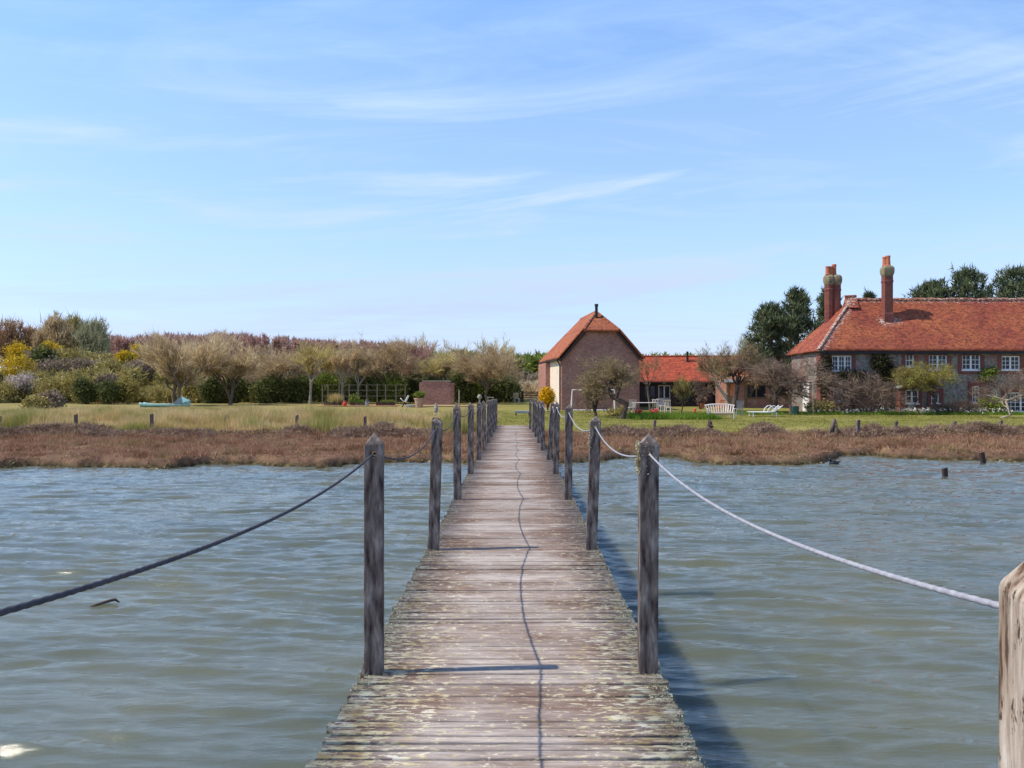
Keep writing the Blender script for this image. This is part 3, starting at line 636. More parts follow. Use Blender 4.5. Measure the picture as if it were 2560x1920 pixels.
# --- farmhouse
flint = bpy.data.materials.new('flint_rubble'); flint.use_nodes = True; t = flint.node_tree; b = t.nodes['Principled BSDF']
co = N(t, 'ShaderNodeTexCoord').outputs['Object']; vo = N(t, 'ShaderNodeTexVoronoi', i_Scale=9); L(t, co, vo.inputs['Vector'])
c = mixc(t, .6, ramp(t, noise(t, co, 3, 6, .7), ((.3, (.11, .07, .045)), (.5, (.225, .165, .105)), (.7, (.32, .245, .16)))), vo.outputs['Color'], 'SOFT_LIGHT')
hs = N(t, 'ShaderNodeHueSaturation', i_Saturation=.6); L(t, c, hs.inputs['Color'])
c = mixc(t, ramp(t, noise(t, co, .6, 4), ((.47, 0.), (.60, .85))), hs.outputs[0], (.24, .115, .085))
L(t, c, b.inputs['Base Color']); b.inputs['Roughness'].default_value = .85
HY = 57.0; ex0, ex1, ey0, ey1 = 20.95, 40.6, HY - .35, HY + 6.25; ez, rz_ = 4.84, 8.62; ry = HY + 2.95; rx0, rx1 = 24.56, 37.0
house = thing('farmhouse', 'long flint and brick farmhouse with weathered orange tiled hipped roof', 'house', (21.3, HY, GZ))
H = px2(HY)
wins = [(2080, 2129, 889, 928, 3, 3, 2), (2264, 2285, 885, 917, 1, 2, 2), (2322, 2368, 886, 925, 2, 3, 2), (2405, 2451, 885.6, 925, 2, 3, 2), (2504, 2550, 890, 925, 2, 3, 2),
        (2083, 2126, 970, 1003, 2, 2, 2), (2328, 2348, 984, 1008, 1, 2, 2), (2430, 2449, 966, 1007, 1, 3, 2), (2640, 2684, 890, 925, 2, 3, 2), (2640, 2684, 968, 1004, 2, 3, 2)]
ops = []; wx0, wx1 = 21.25, 40.3
for l, r, t_, b_, *_ in wins: (xa, za), (xb, zb) = H(l, t_), H(r, b_); ops.append((xa, xb, zb, za))
(dxa, dza), (dxb, dzb) = H(2516, 981), H(2590, 1030); ops.append((dxa, dxb, GZ + .05, dza))
mb = MB(); wall_open(mb, wx0, wx1, GZ - .3, ez + .25, HY, ops)
mb.add([(wx0, HY, GZ - .3), (wx0, HY + 5.9, GZ - .3), (wx0, HY + 5.9, ez + .25), (wx0, HY, ez + .25), (wx1, HY, GZ - .3), (wx1, HY + 5.9, GZ - .3), (wx1, HY + 5.9, ez + .25), (wx1, HY, ez + .25)], [(0, 3, 2, 1), (4, 5, 6, 7), (1, 2, 6, 5)])
mb.build('wall', flint, house)
for (l, r, t_, b_, li, ro, co_), o in zip(wins, ops): window(house, *o, HY + .02, li, ro, co_)
fd = window(house, dxa, dxb, GZ + .05, dza, HY + .02, 2, 4, 3, name='french_door', sill=False)
DR = []      # brick quoins, bands and window surrounds standing a little proud of the flint
def lace(x0, x1, z0, z1): DR[-1].box(x0, x1, HY - .035, HY - .004, z0, z1)
for (xa, xb, za, zb) in ops[:5] + ops[8:9]:
    DR.append(MB()); lace(xa - .27, xa - .003, za - .25, ez - .32); lace(xb + .003, xb + .27, za - .25, ez - .32); lace(xa, xb, za - .28, za - .075); lace(xa, xb, zb + .004, ez - .32)
for (xa, xb, za, zb) in ops[5:8] + ops[9:10]:
    DR.append(MB()); lace(xa - .28, xa - .003, za - .3, zb + .35); lace(xb + .003, xb + .28, za - .3, zb + .35); lace(xa, xb, zb + .004, zb + .35); lace(xa, xb, za - .3, za - .075)
DR.append(MB()); lace(dxa - .35, dxa - .003, GZ - .2, dza + .3); lace(dxb + .003, dxb + .35, GZ - .2, dza + .3); lace(dxa, dxb, dza + .004, dza + .3)
mb = MB().box(wx0 - .03, wx0 + .5, HY - .035, HY - .004, GZ - .3, ez - .32)
mb.box(wx0 - .035, wx0 - .004, HY, HY + .7, GZ - .3, ez - .1)
mb.build('corner_quoin', M_['house_brick'], house)
for q in DR: q.build('window_surround', M_['house_brick'], house)
MB().box(wx0 - .15, wx1 + .1, HY - .30, HY - .22, ez - .22, ez - .06).build('gutter', M_['black'], house)
hx = house.location
loc = lambda p: tuple(Vector(p) - hx)
rm = roofm('old_clay_tiles', ((.34, .088, .05), (.20, .055, .04)), (.49, .175, .06), (.62, .53, .44),
           hips=[(loc((ex0, ey0, ez)), loc((rx0, ry, rz_)), .8), (loc((rx0, ry, rz_)), loc((rx1, ry, rz_)), .55), (loc((26.2, HY + 1.6, 6.9)), loc((27.1, HY + 1.6, 6.9)), .8)])
roof_sheet([((ex0, ey0, ez), (ex1, ey0, ez), (rx1, ry, rz_), (rx0, ry, rz_)), ((ex1, ey1, ez), (ex0, ey1, ez), (rx0, ry, rz_), (rx1, ry, rz_)),
            ((ex0, ey1, ez - .1), (ex0, ey0, ez), (rx0 - .002, ry, rz_), (rx0 - .002, ry, rz_)), ((ex1, ey0, ez), (ex1, ey1, ez), (rx1 + .002, ry, rz_), (rx1 + .002, ry, rz_))], rm, house, 5, 60, 18)
mb = MB()
nr = 42
for i in range(nr):
    a = rx0 + .2 + (rx1 - rx0 - .2) * i / nr; b_ = rx0 + .2 + (rx1 - rx0 - .2) * (i + 1) / nr - .02; zz_ = rz_ + .03 * math.sin(i * 1.1) * math.sin(i * .37)
    mb.tube([(a, ry, zz_ + .01), (b_, ry, zz_ + .02)], .13, 8)
mb.prism_x([(ry - .75, rz_ - .62), (ry + .75, rz_ - .62), (ry, rz_ + .26)], rx0 - .40, rx0 + .30)       # little gablet that crowns the hip
mb.tube([(rx0 - .45, ry, rz_ + .24), (rx0 + .36, ry, rz_ + .27)], .10, 8)
for i in range(22):
    f0, f1 = i / 22, (i + .93) / 22; A, B = Vector((ex0, ey0, ez + .04)), Vector((rx0, ry, rz_ + .04))
    if f1 < .9: mb.tube([A.lerp(B, f0), A.lerp(B, f1) + Vector((0, 0, .02))], .10, 6)
mb.build('ridge_tiles', rm, house)
def chimney(x, y, zb, zcap, ztop, w, pots, seg=4, wy=None):
    mb = MB(); wy = wy or w; r = w / 2 * (1.414 if seg == 4 else 1.08)
    prof = [(r * 1.12, zb), (r * 1.12, zb + .9), (r, zb + .98), (r, zcap - .75), (r * 1.09, zcap - .70), (r * 1.09, zcap - .6), (r * 1.02, zcap - .55), (r * 1.02, zcap - .3)]
    mb.M = Matrix.Translation((x, y, 0)) @ Matrix.Rotation(R(45 if seg == 4 else 22.5), 4, 'Z'); mb.lathe((0, 0, 0), prof, seg, 1, 1)
    sh = mb.build('chimney', M_['house_brick'], house)
    cp = MB(mb.M); cp.lathe((0, 0, 0), [(r * 1.04, zcap - .302), (r * 1.30, zcap - .05), (r * 1.34, zcap + .12), (r * 1.30, zcap + .30), (r * .95, zcap + .46)], 8 if seg == 8 else 4)
    cp.build('chimney_cap', mat('lichened_cap', ((.16, .12, .09), (.34, .29, .16)), 4, 5, .9) if not M_.get('cap') else M_['cap'], sh, bevel=.05)
    for dx, dy, h in pots:
        MB().lathe((x + dx, y + dy, zcap + .462), [(.20, 0), (.17, .12), (.15, h * .8), (.175, h * .84), (.165, h)], 12).build('chimney_pot', M_['terracotta'], sh, smooth=False)
M_['cap'] = mat('lichened_cap', ((.16, .12, .09), (.34, .29, .16)), 4, 5, .9)
chimney(26.62, ry - 1.2, 6.6, 10.45, 11.5, .57, [(.05, 0, .72), (-.12, .1, .66)])
chimney(23.36, 61.0, 4.8, 10.10, 11.1, .60, [(-.14, -.1, .62), (.12, .0, .62)], 8)
chimney(23.88, 61.0, 4.8, 10.10, 11.1, .60, [(-.1, .15, .80)], 8)
# brick porch with a lead gable roof
(pxa, pz1), (pxb, pz0) = H(2250, 967), H(2305, 1034); py = HY - 1.1
pm_ = MB(); pr = H(2277, 953)[1]; (wxa, wza), (wxb, wzb) = px2(py)(2264, 974), px2(py)(2297, 1009)
s2 = py / HY; pxa, pxb = pxa * s2, pxb * s2
wall_open(pm_, pxa, pxb, GZ - .2, pz1, py, [(wxa, wxb, wzb, wza), (wxa + .15, wxb - .15, GZ, wzb - .12)])
pm_.add([(pxa, py, GZ - .2), (pxa, HY - .04, GZ - .2), (pxa, HY - .04, pz1), (pxa, py, pz1), (pxb, py, GZ - .2), (pxb, HY - .04, GZ - .2), (pxb, HY - .04, pz1), (pxb, py, pz1), ((pxa + pxb) / 2, py, pr - .1)], [(0, 3, 2, 1), (4, 5, 6, 7), (3, 7, 8)])
porch = pm_.build('porch', M_['house_brick'], house)
window(porch, wxa, wxb, wzb, wza, py + .02, 2, 2, 1)
MB().box(wxa + .15, wxb - .15, py + .06, py + .1, GZ, wzb - .12).build('panel', M_['lead'], porch)
pr_ = MB(); xm = (pxa + pxb) / 2
for sgn in (-1, 1): pr_.bar((xm + sgn * .0, py - .15 + .62, pr - .02), (xm + sgn * ((pxb - pxa) / 2 + .14), py - .15 + .62, pz1 - .1), 1.27, .05)
pr_.build('porch_roof', M_['lead'], porch)
# white garden door on the sunny end wall
e = MB(); e.box(wx0 - .08, wx0 - .01, HY + 2.0, HY + 3.3, GZ, GZ + 2.15); dr = e.build('door', M_['white'], house)
dr['label'] = 'bright white door in the sunlit end wall'
window(house, 0, 0, 0, 0, 0, 1, 1, 1) if False else None

# --- brick barn
BY = 62.5; bx0, bx1, bxm = 3.74, 9.66, 6.70; bez, brz = 4.58, 8.13; bx = (bx0 + bx1) / 2
barn = thing('brick_barn', 'tall mauve brick barn with half-hipped orange tiled roof at the jetty end', 'barn', (bx, BY, GZ))
hipz, hl_, hr_ = 6.62, 5.40, 8.00
mb = MB(); yb = 76.0
mb.add([(bx0, BY, GZ - .3), (bx1, BY, GZ - .3), (bx1, BY, bez - .1), (hr_ - .02, BY, hipz - .06), (hl_ + .02, BY, hipz - .06), (bx0, BY, bez - .1),
        (bx0, yb, GZ - .3), (bx1, yb, GZ - .3), (bx1, yb, bez - .1), (bx0, yb, bez - .1)], [(0, 1, 2, 3, 4, 5), (1, 7, 8, 2), (6, 0, 5, 9), (7, 6, 9, 8)])
mb.build('wall', M_['barn_brick'], barn)
M_['brick_sun_tone'] = mat('sunlit_tone_brick', ((.52, .40, .30), (.76, .63, .50), (.66, .54, .43)), 2.2, 6, .9)  # sun on the barn's side brick, put into this paler colour
MB().box(bx0 - .05, bx0 - .003, BY + .45, BY + 12, GZ - .2, bez - .25).build('side_wall', M_['brick_sun_tone'], barn)
rl = lambda p: tuple(Vector(p) - barn.location)
brm = roofm('barn_clay_tiles', ((.37, .118, .062), (.28, .088, .052)), (.46, .175, .06), (.5, .38, .28), hips=[(rl((hl_, BY, hipz)), rl((bxm, 64.5, brz)), .4)])
ye = BY - .3; el, er = 3.45, 9.95
roof_sheet([((el, ye, bez - .17), (el, yb + .3, bez - .17), (bxm, 71.5, brz), (bxm, 64.6, brz)), ((er, yb + .3, bez - .17), (er, ye, bez - .17), (bxm, 64.6, brz), (bxm, 71.5, brz))], brm, barn, 8, 1, 1, .0) if False else None
def tri_fan(pts): return pts
# left and right slopes with the verge cut by the half hip, built from three quads each
def slope(xe, sx):
    zs_ = bez - .17; hx_ = bxm + (xe - bxm) * (brz - hipz) / (brz - zs_)
    return [((xe, ye, zs_), (xe, yb + .3, zs_), (hx_, 73.6, hipz), (hx_, ye, hipz)) if sx < 0 else ((xe, yb + .3, zs_), (xe, ye, zs_), (hx_, ye, hipz), (hx_, 73.6, hipz)),
            ((hx_, ye, hipz), (hx_, 73.6, hipz), (bxm, 71.5, brz), (bxm, 64.5, brz)) if sx < 0 else ((hx_, 73.6, hipz), (hx_, ye, hipz), (bxm, 64.5, brz), (bxm, 71.5, brz))], hx_
q1, hxl = slope(el, -1); q2, hxr = slope(er, 1)
roof_sheet(q1 + q2 + [((hxl - .05, ye - .12, hipz - .05), (hxr + .05, ye - .12, hipz - .05), (bxm + .001, 64.5, brz), (bxm - .001, 64.5, brz)), ((er, yb + .3, bez - .17), (el, yb + .3, bez - .17), (bxm, 71.5, brz), (bxm, 71.5, brz))], brm, barn, 8, 30, 12, .025, .12)
mb = MB()
for i in range(20): mb.tube([(bxm, 64.45 + i * .4, brz + .02), (bxm, 64.83 + i * .4, brz + .03)], .11, 8)
for hx_ in (hxl, hxr):
    A, B = Vector((hx_, ye - .1, hipz)), Vector((bxm, 64.5, brz))
    for i in range(7): mb.tube([A.lerp(B, i / 7), A.lerp(B, (i + .95) / 7)], .085, 6)
mb.build('ridge_tiles', brm, barn)
mb = MB(); mb.bar((el + .12, ye + .06, bez - .33), (hxl + .1, ye + .06, hipz - .22), .05, .18).build('bargeboard', M_['dark_wood'], barn); mb = MB(); mb.bar((er - .12, ye + .06, bez - .33), (hxr - .1, ye + .06, hipz - .22), .05, .18); mb.build('bargeboard', M_['dark_wood'], barn)
MB().bar((el - .04, ye + .1, bez - .2), (el - .04, yb, bez - .2), .11, .09).build('gutter', M_['black'], barn)
for y_, nm in ((BY + .25, 'downpipe'), (BY + 7.5, 'downpipe')):
    MB().tube([(el - .04, y_, bez - .24), (bx0 - .12, y_, bez - .6), (bx0 - .12, y_, GZ)], .05, 8).build('downpipe', M_['black'], barn)
fl = MB().tube([(P(1493, 800, 64.0).x, 63.75, 7.25), (P(1493, 800, 64.0).x, 63.75, 8.48)], .115, 10).tube([(P(1493, 800, 64.0).x, 63.75, 8.5), (P(1493, 800, 64.0).x, 63.75, 8.68)], .15, 10)
fl.build('flue', M_['black'], barn)
MB().box(bx0 - .42, bx0 - .06, BY + 7.2, BY + 13.2, GZ - .2, bez - .3).build('buttress', M_['barn_brick'], barn)
barn.rotation_euler.z = R(4)

# --- low red-roofed annexe between barn and house
annex = thing('annexe', 'low dark annexe with smooth red tiled roof joined to the barn', 'outbuilding', (14.5, 72, GZ))
A_ = px2(72); mb = MB(); ops = []
for l, r, t_, b_ in ((1610, 1640, 963, 1008), (1646, 1676, 963, 997), (1690, 1735, 962, 1008), (1745, 1790, 962, 1008)):
    (xa, za), (xb, zb) = A_(l, t_), A_(r, b_); ops.append((xa, xb, max(zb, GZ + .02), za))
wall_open(mb, 9.9, 24.6, GZ - .2, 2.75, 72, ops); mb.add([(9.9, 72, GZ), (9.9, 77.6, GZ), (9.9, 77.6, 2.75), (9.9, 72, 2.75), (24.6, 72, GZ), (24.6, 77.6, GZ), (24.6, 77.6, 2.75), (24.6, 72, 2.75)], [(0, 3, 2, 1), (4, 5, 6, 7), (1, 2, 6, 5)])
mb.add([(24.6, 72, 2.75), (24.6, 77.6, 2.75), (24.6, 74.8, 4.9), (9.9, 72, 2.75), (9.9, 77.6, 2.75), (9.9, 74.8, 4.9)], [(0, 1, 2), (3, 5, 4)])
mb.build('wall', M_['dark_wood'], annex)
for i, o in enumerate(ops):
    w_ = window(annex, *o, 72.02, 2, 1 if i != 1 else 1, 1, m=M_['cream'] if i == 1 else M_['dark_wood'], sill=False)
arm = roofm('red_machine_tiles', ((.42, .095, .052), (.37, .082, .048)), None, None)
roof_sheet([((9.75, 71.7, 2.70), (24.7, 71.7, 2.70), (24.7, 74.8, 4.98), (9.75, 74.8, 4.98)), ((24.7, 77.9, 2.70), (9.75, 77.9, 2.70), (9.75, 74.8, 4.98), (24.7, 74.8, 4.98))], arm, annex, 12, 30, 10, .01, .1)
MB().tube([(9.7, 74.8, 5.0), (24.75, 74.8, 5.0)], .09, 8).build('ridge_tiles', arm, annex)
MB().box(9.8, 17.3, 71.58, 71.66, 2.58, 2.69).build('gutter', M_['black'], annex)
MB().tube([(15.72, 74.2, 4.3), (15.72, 74.2, 5.42)], .10, 10).build('flue', M_['black'], annex)
# --- timber garden room with the wide dark window
room = thing('garden_room', 'timber framed garden room with a wide dark window behind the gnarled trees', 'outbuilding', (22, 68, GZ))
G_ = px2(68); mb = MB(); (ga, gz1), (gb, gz0) = G_(1882, 962), G_(1916, 995); (ha, hz1), (hb, hz0) = G_(1926, 962), G_(1950, 1000)
wall_open(mb, 17.6, 26.2, GZ - .2, 2.95, 68, [(ga - .5, gb, gz0, gz1), (ha, hb, hz0, hz1)])
mb.add([(17.6, 68, GZ), (17.6, 71.6, GZ), (17.6, 71.6, 2.95), (17.6, 68, 2.95), (26.2, 68, GZ), (26.2, 71.6, GZ), (26.2, 71.6, 2.95), (26.2, 68, 2.95)], [(0, 3, 2, 1), (4, 5, 6, 7)])
mb.build('wall', M_['barn_brick'], room)
window(room, ga - .5, gb, gz0, gz1, 68.02, 2, 1, 1, M_['brown_wood']); window(room, ha, hb, hz0, hz1, 68.02, 1, 1, 1, M_['brown_wood'])
mb = MB()
for x_ in (17.75, 19.2, 21.35, 23.9, 26.1): mb.box(x_ - .1, x_ + .1, 67.93, 67.995, GZ, 2.95)
mb.box(17.55, 26.25, 67.94, 67.99, 2.72, 2.93); mb.build('timber_post', M_['brown_wood'], room)
grm = roofm('mossy_brown_tiles', ((.36, .15, .08), (.28, .12, .075)), (.42, .24, .09), None)
roof_sheet([((17.4, 67.55, 2.86), (26.5, 67.55, 2.86), (26.5, 71.55, 3.30), (17.4, 71.55, 3.30))], grm, room, 15, 24, 8, .02, .12)
MB().box(17.35, 18.1, 67.44, 67.53, 2.66, 2.92).build('fascia', M_['white'], room)
MB().box(17.92, 18.28, 67.9, 67.992, 1.55, 2.55).build('shutter', M_['orange'], room)

# --- brick screen wall in the vegetable garden
yb_ = 78.0; B_ = px2(yb_)
sw = thing('brick_screen_wall', 'square mauve brick wall standing alone in the vegetable garden', 'wall', (B_(1095, 1010)[0], yb_, GZ))
xa, xb, zt = B_(1056, 0)[0], B_(1126, 0)[0], B_(0, 954)[1]
MB().box(xa, xb, yb_, yb_ + .35, GZ - .2, zt).build('wall', M_['barn_brick'], sw)
MB().box(xa - .04, xb + .04, yb_ - .04, yb_ + .39, zt + .002, zt + .09).build('coping', M_['stone'], sw, bevel=.02)
MB().box(xa - .3, xa - .003, yb_ + .02, yb_ + 1.6, GZ - .2, zt - .05).box(xb + .003, xb + .3, yb_ + .02, yb_ + 1.6, GZ - .2, zt - .12).build('pier', M_['barn_brick'], sw)

# ------------------------------------------------------------------ far landscape
def far_mass(name, label, cat, cols, L_, seed):
    tag(tris(name, L_, cols, None, (0, 200, GZ)), label, cat, None, 'stuff')
rng = np.random.default_rng(21)
def mass(pxs, tops, n, d0, d1, wpx, rng, k=230, ln=2.6, w=.34, base=None, up=1.0):
    out = []
    for _ in range(n):
        px = pxs[0] + (pxs[-1] - pxs[0]) * rng.random(); d = d0 + (d1 - d0) * rng.random(); top = np.interp(px, pxs, tops) + rng.normal() * 3 + (d1 - d) / (d1 - d0) * 9
        x = (px - 1280) * d / F; zt = EYE - (top - 956) * d / F; r = wpx * d / F * (.7 + .7 * rng.random())
        f = rng.random(k); zz_ = GZ + (zt - GZ) * f ** .8 if base is None else base + (zt - base) * f ** .8
        rad = r * np.clip(1.15 - f, .1, .62) * np.sqrt(rng.random(k)) * 1.5; a = rng.random(k) * 6.28
        p = np.stack([x + rad * np.cos(a), d + rad * np.sin(a), zz_ - ln * .5], 1); dd = unit(rng.normal(size=(k, 3)) * .38 + np.array([0, 0, up]))
        out.append(blades(p, dd, ln * (.5 + .7 * rng.random((k, 1))), w, rng))
    return np.concatenate(out)
far_mass('far_woods', 'distant reddish brown plantation wood along the skyline left of the barn', 'woods', LM['mauve'],
         mass([225, 290, 420, 620, 760, 900, 1010, 1100], [842, 838, 834, 832, 846, 852, 858, 884], 470, 215, 300, 10, rng, 260, 1.9, .36, up=.6), 1)
far_mass('far_woods', 'distant green wooded skyline behind the jetty end and the annexe', 'woods', LM['green'],
         mass([980, 1080, 1160, 1260, 1320, 1400, 1620, 1680, 1720, 1800, 1950], [884, 880, 872, 880, 884, 878, 884, 878, 883, 888, 884], 210, 150, 220, 13, rng, 300, 1.6, .5, up=.2), 2)
far_mass('far_hedge', 'dark brown hedge line beyond the field gate', 'hedge', LM['dun'],
         mass([1180, 1400], [930, 928], 40, 128, 140, 14, rng, 260, 1.0, .32, up=.3), 3)
far_mass('scrub', 'dense dun and olive scrub filling the ground between the bushes on the left', 'scrub', LM['olive'],
         np.concatenate([mass([-60, 120, 250, 400, 640], [922, 918, 912, 905, 915], 150, 98, 125, 26, rng, 420, 1.0, .22, up=.3), mass([-60, 200, 420, 660], [966, 962, 965, 962], 120, 84, 92, 24, rng, 380, .7, .14, up=.4)]), 4)
far_mass('thicket', 'tan and brown thicket of bare stems behind the vegetable garden trees', 'thicket', LM['bare'],
         np.concatenate([mass([560, 700, 900, 1080, 1285], [878, 882, 872, 884, 880], 150, 92, 104, 24, rng, 330, 1.1, .07, up=.8)]), 6)
far_mass('undergrowth', 'dark green undergrowth beneath the bare trees of the vegetable garden', 'undergrowth', LM['deep'],
         mass([600, 800, 1000, 1285], [948, 940, 938, 940], 120, 87, 93, 24, rng, 330, .45, .16, up=.4), 7)
far_mass('reeds', 'pale strip of dry reeds across the field beyond the gate', 'reeds', LM['willow'],
         mass([1230, 1400], [949, 949], 40, 108, 118, 22, rng, 160, .9, .14), 5)
g1 = 'trees on the skyline at the left'
tree('skyline_tree', 'rusty budding tree at the far left edge of the skyline', 'tree', g1, 165, (-30, 75, 802, 930), 'rust', 620, 7, 1.5, .16, r0=.4, nb=7, sub=11)
tree('skyline_tree', 'low rusty tree just left of the tall olive skyline tree', 'tree', g1, 168, (55, 120, 810, 930), 'rust', 480, 7, 1.5, .16, r0=.35, nb=6, sub=10)
tree('skyline_tree', 'tall round olive brown tree, highest crown of the left skyline', 'tree', g1, 150, (92, 196, 794, 930), 'bare', 1000, 8, 1.3, .15, r0=.45, nb=7, sub=12)
tree('skyline_tree', 'olive tree with a broad crown right behind the tallest left skyline tree', 'tree', g1, 154, (150, 222, 798, 930), 'olive', 650, 8, 1.3, .15, r0=.4, nb=6, sub=11)
tree('skyline_tree', 'wispy grey green poplar ending the left skyline group', 'tree', g1, 146, (198, 264, 800, 930), 'poplar', 560, 8, 1.7, .14, r0=.4, nb=9, up=.9, sub=12, bark='bark_pale')
g2 = 'gorse bushes on the left'
for lb, d, bx_ in (('large yellow gorse bush cut by the left edge', 104, (-30, 78, 885, 975)), ('yellow topped gorse beside the skyline trees at the left', 122, (18, 84, 860, 905)), ('small yellow gorse just right of another gorse, below the olive tree', 124, (98, 150, 858, 900)),
                   ('small yellow gorse below the red wood, higher of two', 126, (328, 372, 866, 898)), ('small yellow gorse below the red wood, lower of two', 120, (296, 334, 884, 915))):
    bush(lb, d, bx_, 'gorse', 420, 8, .2, g2, name='gorse_bush', cat='bush')
bush('dark conifer shaped bush among the gorse at the left', 112, (92, 132, 866, 930), 'deep', 300, 8, .3, None, name='conifer_bush', cat='bush')
g3 = 'scrub bushes behind the left lawn'
for lb, d, bx_, lm in (('dun bush mass below the skyline trees, leftmost of its row', 108, (60, 170, 905, 960), 'dun'), ('purple brown bush mass under the poplar', 110, (160, 262, 900, 958), 'dun'), ('grey olive bush mass under the small gorses', 106, (240, 345, 902, 962), 'olive'),
                       ('dark green brown bush mass beside the big pale willow', 104, (320, 420, 895, 965), 'dun'), ('tall dun bush high above the row beside the left edge', 118, (60, 160, 880, 935), 'dun'), ('olive bush below the poplar trunk', 120, (140, 270, 872, 930), 'olive')):
    bush(lb, d, bx_, lm, 520, 9, .22, g3)
for lb, d, bx_, lm in (('brown olive shrub at the left edge beside the green field', 84, (-40, 50, 955, 1012), 'olive'), ('pale blossoming blackthorn near the left edge', 86, (14, 96, 938, 985), 'blossom'), ('olive shrub right of the pale blackthorn', 83, (92, 180, 935, 1004), 'olive'),
                       ('large rounded olive shrub, tallest of the front row', 82, (165, 262, 925, 1008), 'olive'), ('dark green shrub nestled in the olive front row', 80, (190, 246, 946, 1006), 'deep'), ('brownish shrub right of the tallest olive shrub', 82, (236, 300, 938, 1008), 'dun'),
                       ('small dark green shrub at the end of the olive row', 79, (254, 300, 952, 1008), 'deep'), ('yellow olive shrub next to the pale willow', 80, (288, 352, 945, 1008), 'apple_y'), ('low brown bramble mound in front of the olive shrubs', 66, (100, 158, 990, 1022), 'dun'),
                       ('low yellow brown bramble at the edge of the green field', 60, (70, 108, 1002, 1026), 'olive')):
    bush(lb, d, bx_, lm, 520, 9, .15, g3)
# big bare willows and trees behind the vegetable garden
g4 = 'bare spring trees behind the vegetable garden'
branched('willow', 'great pale bare willow with forked trunk behind the teal boat', 'tree', g4, 76, (366, 566, 838, 990), 'willow', 450, 2, (6, 6, 6, 6, 6), .17, up=.20, dev=.62, w=.042, trunk=.10, ratio=.74, tilt=.35)
branched('willow', 'pale bare willow right of the great one, overlapping it', 'tree', g4, 79, (486, 662, 832, 965), 'willow', 585, 2, (6, 6, 6, 6, 6), .16, up=.22, dev=.58, w=.042, trunk=.14, ratio=.72, tilt=.3)
branched('bare_tree', 'brown bare tree in the gap between two pale willows', 'tree', g4, 84, (618, 762, 862, 1000), 'bare', None, 1, (6, 6, 6, 6, 6), .14, up=.15, dev=.7, w=.036, trunk=.15, ratio=.72)
branched('willow', 'yellowish bare willow left of the raised beds', 'tree', g4, 80, (726, 848, 852, 985), 'willow_y', 775, 1, (5, 6, 6, 6, 6), .15, 'bark_pale', up=.25, dev=.6, w=.036, trunk=.2, ratio=.70)
branched('bare_tree', 'bare tree with pale twin trunks behind the raised beds', 'tree', g4, 82, (818, 940, 858, 985), 'willow', 877, 2, (5, 6, 6, 6, 5), .13, 'bark_pale', up=.2, dev=.62, w=.036, trunk=.2, ratio=.70, tilt=.25)
branched('bare_tree', 'mauve brown broad bare tree left of the brick screen wall', 'tree', g4, 84, (896, 1062, 846, 985), 'bare', 962, 1, (7, 6, 6, 6, 6), .16, up=.15, dev=.7, w=.036, trunk=.18, ratio=.72)
branched('bare_tree', 'mauve bare tree rising behind the brick screen wall', 'tree', g4, 90, (980, 1080, 854, 985), 'mauve', None, 1, (5, 6, 6, 6, 5), .15, up=.25, dev=.6, w=.04, trunk=.2, ratio=.70)
branched('bare_tree', 'budding bare tree right of the brick screen wall', 'tree', g4, 86, (1046, 1158, 870, 990), 'willow_y', None, 1, (6, 6, 6, 6, 5), .14, up=.2, dev=.65, w=.036, trunk=.16, ratio=.72)
branched('bare_tree', 'bare tree in front of the gap before the field gate', 'tree', g4, 80, (1118, 1292, 864, 985), 'bare', 1222, 1, (7, 6, 6, 6, 6), .15, up=.15, dev=.72, w=.034, trunk=.16, ratio=.72)
branched('bare_tree', 'wispy thin topped tree poking above the brown trees', 'tree', g4, 98, (1036, 1094, 832, 940), 'willow', None, 1, (5, 5, 5, 4, 3), .11, 'bark_pale', up=.35, dev=.45, w=.04, trunk=.3)
branched('bare_tree', 'thin wispy tree above the vegetable garden trees, second from the barn', 'tree', g4, 98, (1116, 1176, 848, 940), 'willow_y', None, 1, (5, 5, 5, 4, 3), .11, 'bark_pale', up=.3, dev=.5, w=.04, trunk=.3)
branched('bare_tree', 'thin wispy tree nearest the barn rising above the row', 'tree', g4, 98, (1200, 1286, 842, 940), 'willow_y', None, 2, (5, 5, 5, 4, 3), .11, 'bark_pale', up=.3, dev=.5, w=.04, trunk=.3, tilt=.2)
g5 = 'dark evergreens under the bare trees'
for i, (lb, l, r, t_, b_, lm) in enumerate((('dark cypress column beside the boat, left of a pair', 505, 560, 948, 1012, 'deep'), ('dark cypress column with yellow green tip, right of a pair', 568, 612, 935, 1012, 'deep'), ('brown green hedge bush under the second willow', 450, 520, 955, 1012, 'olive'),
                       ('dark evergreen bush left of the first raised bed', 630, 712, 945, 1006, 'deep'), ('dark evergreen bush behind the yellowish willow', 700, 790, 938, 1003, 'deep'), ('green evergreen bush behind the first raised bed', 780, 870, 930, 1000, 'green'),
                       ('dark evergreen bush behind the trellis', 860, 950, 936, 1000, 'deep'), ('green evergreen bush behind the white seat', 940, 1030, 932, 1000, 'green'), ('dark evergreen bush hugging the left of the brick screen wall', 1015, 1062, 940, 1004, 'deep'),
                       ('dark evergreen bush hugging the right of the brick screen wall', 1122, 1180, 928, 1004, 'deep'), ('green dark bush behind the pale pole', 1150, 1215, 932, 1000, 'green'), ('dark evergreen bush at the end of the row by the gate', 1205, 1285, 940, 998, 'deep'))):
    bush(lb, 83 + (i % 3), (l, r, t_, b_), lm, 620, 8, .17, g5, name='evergreen_bush', cat='bush')
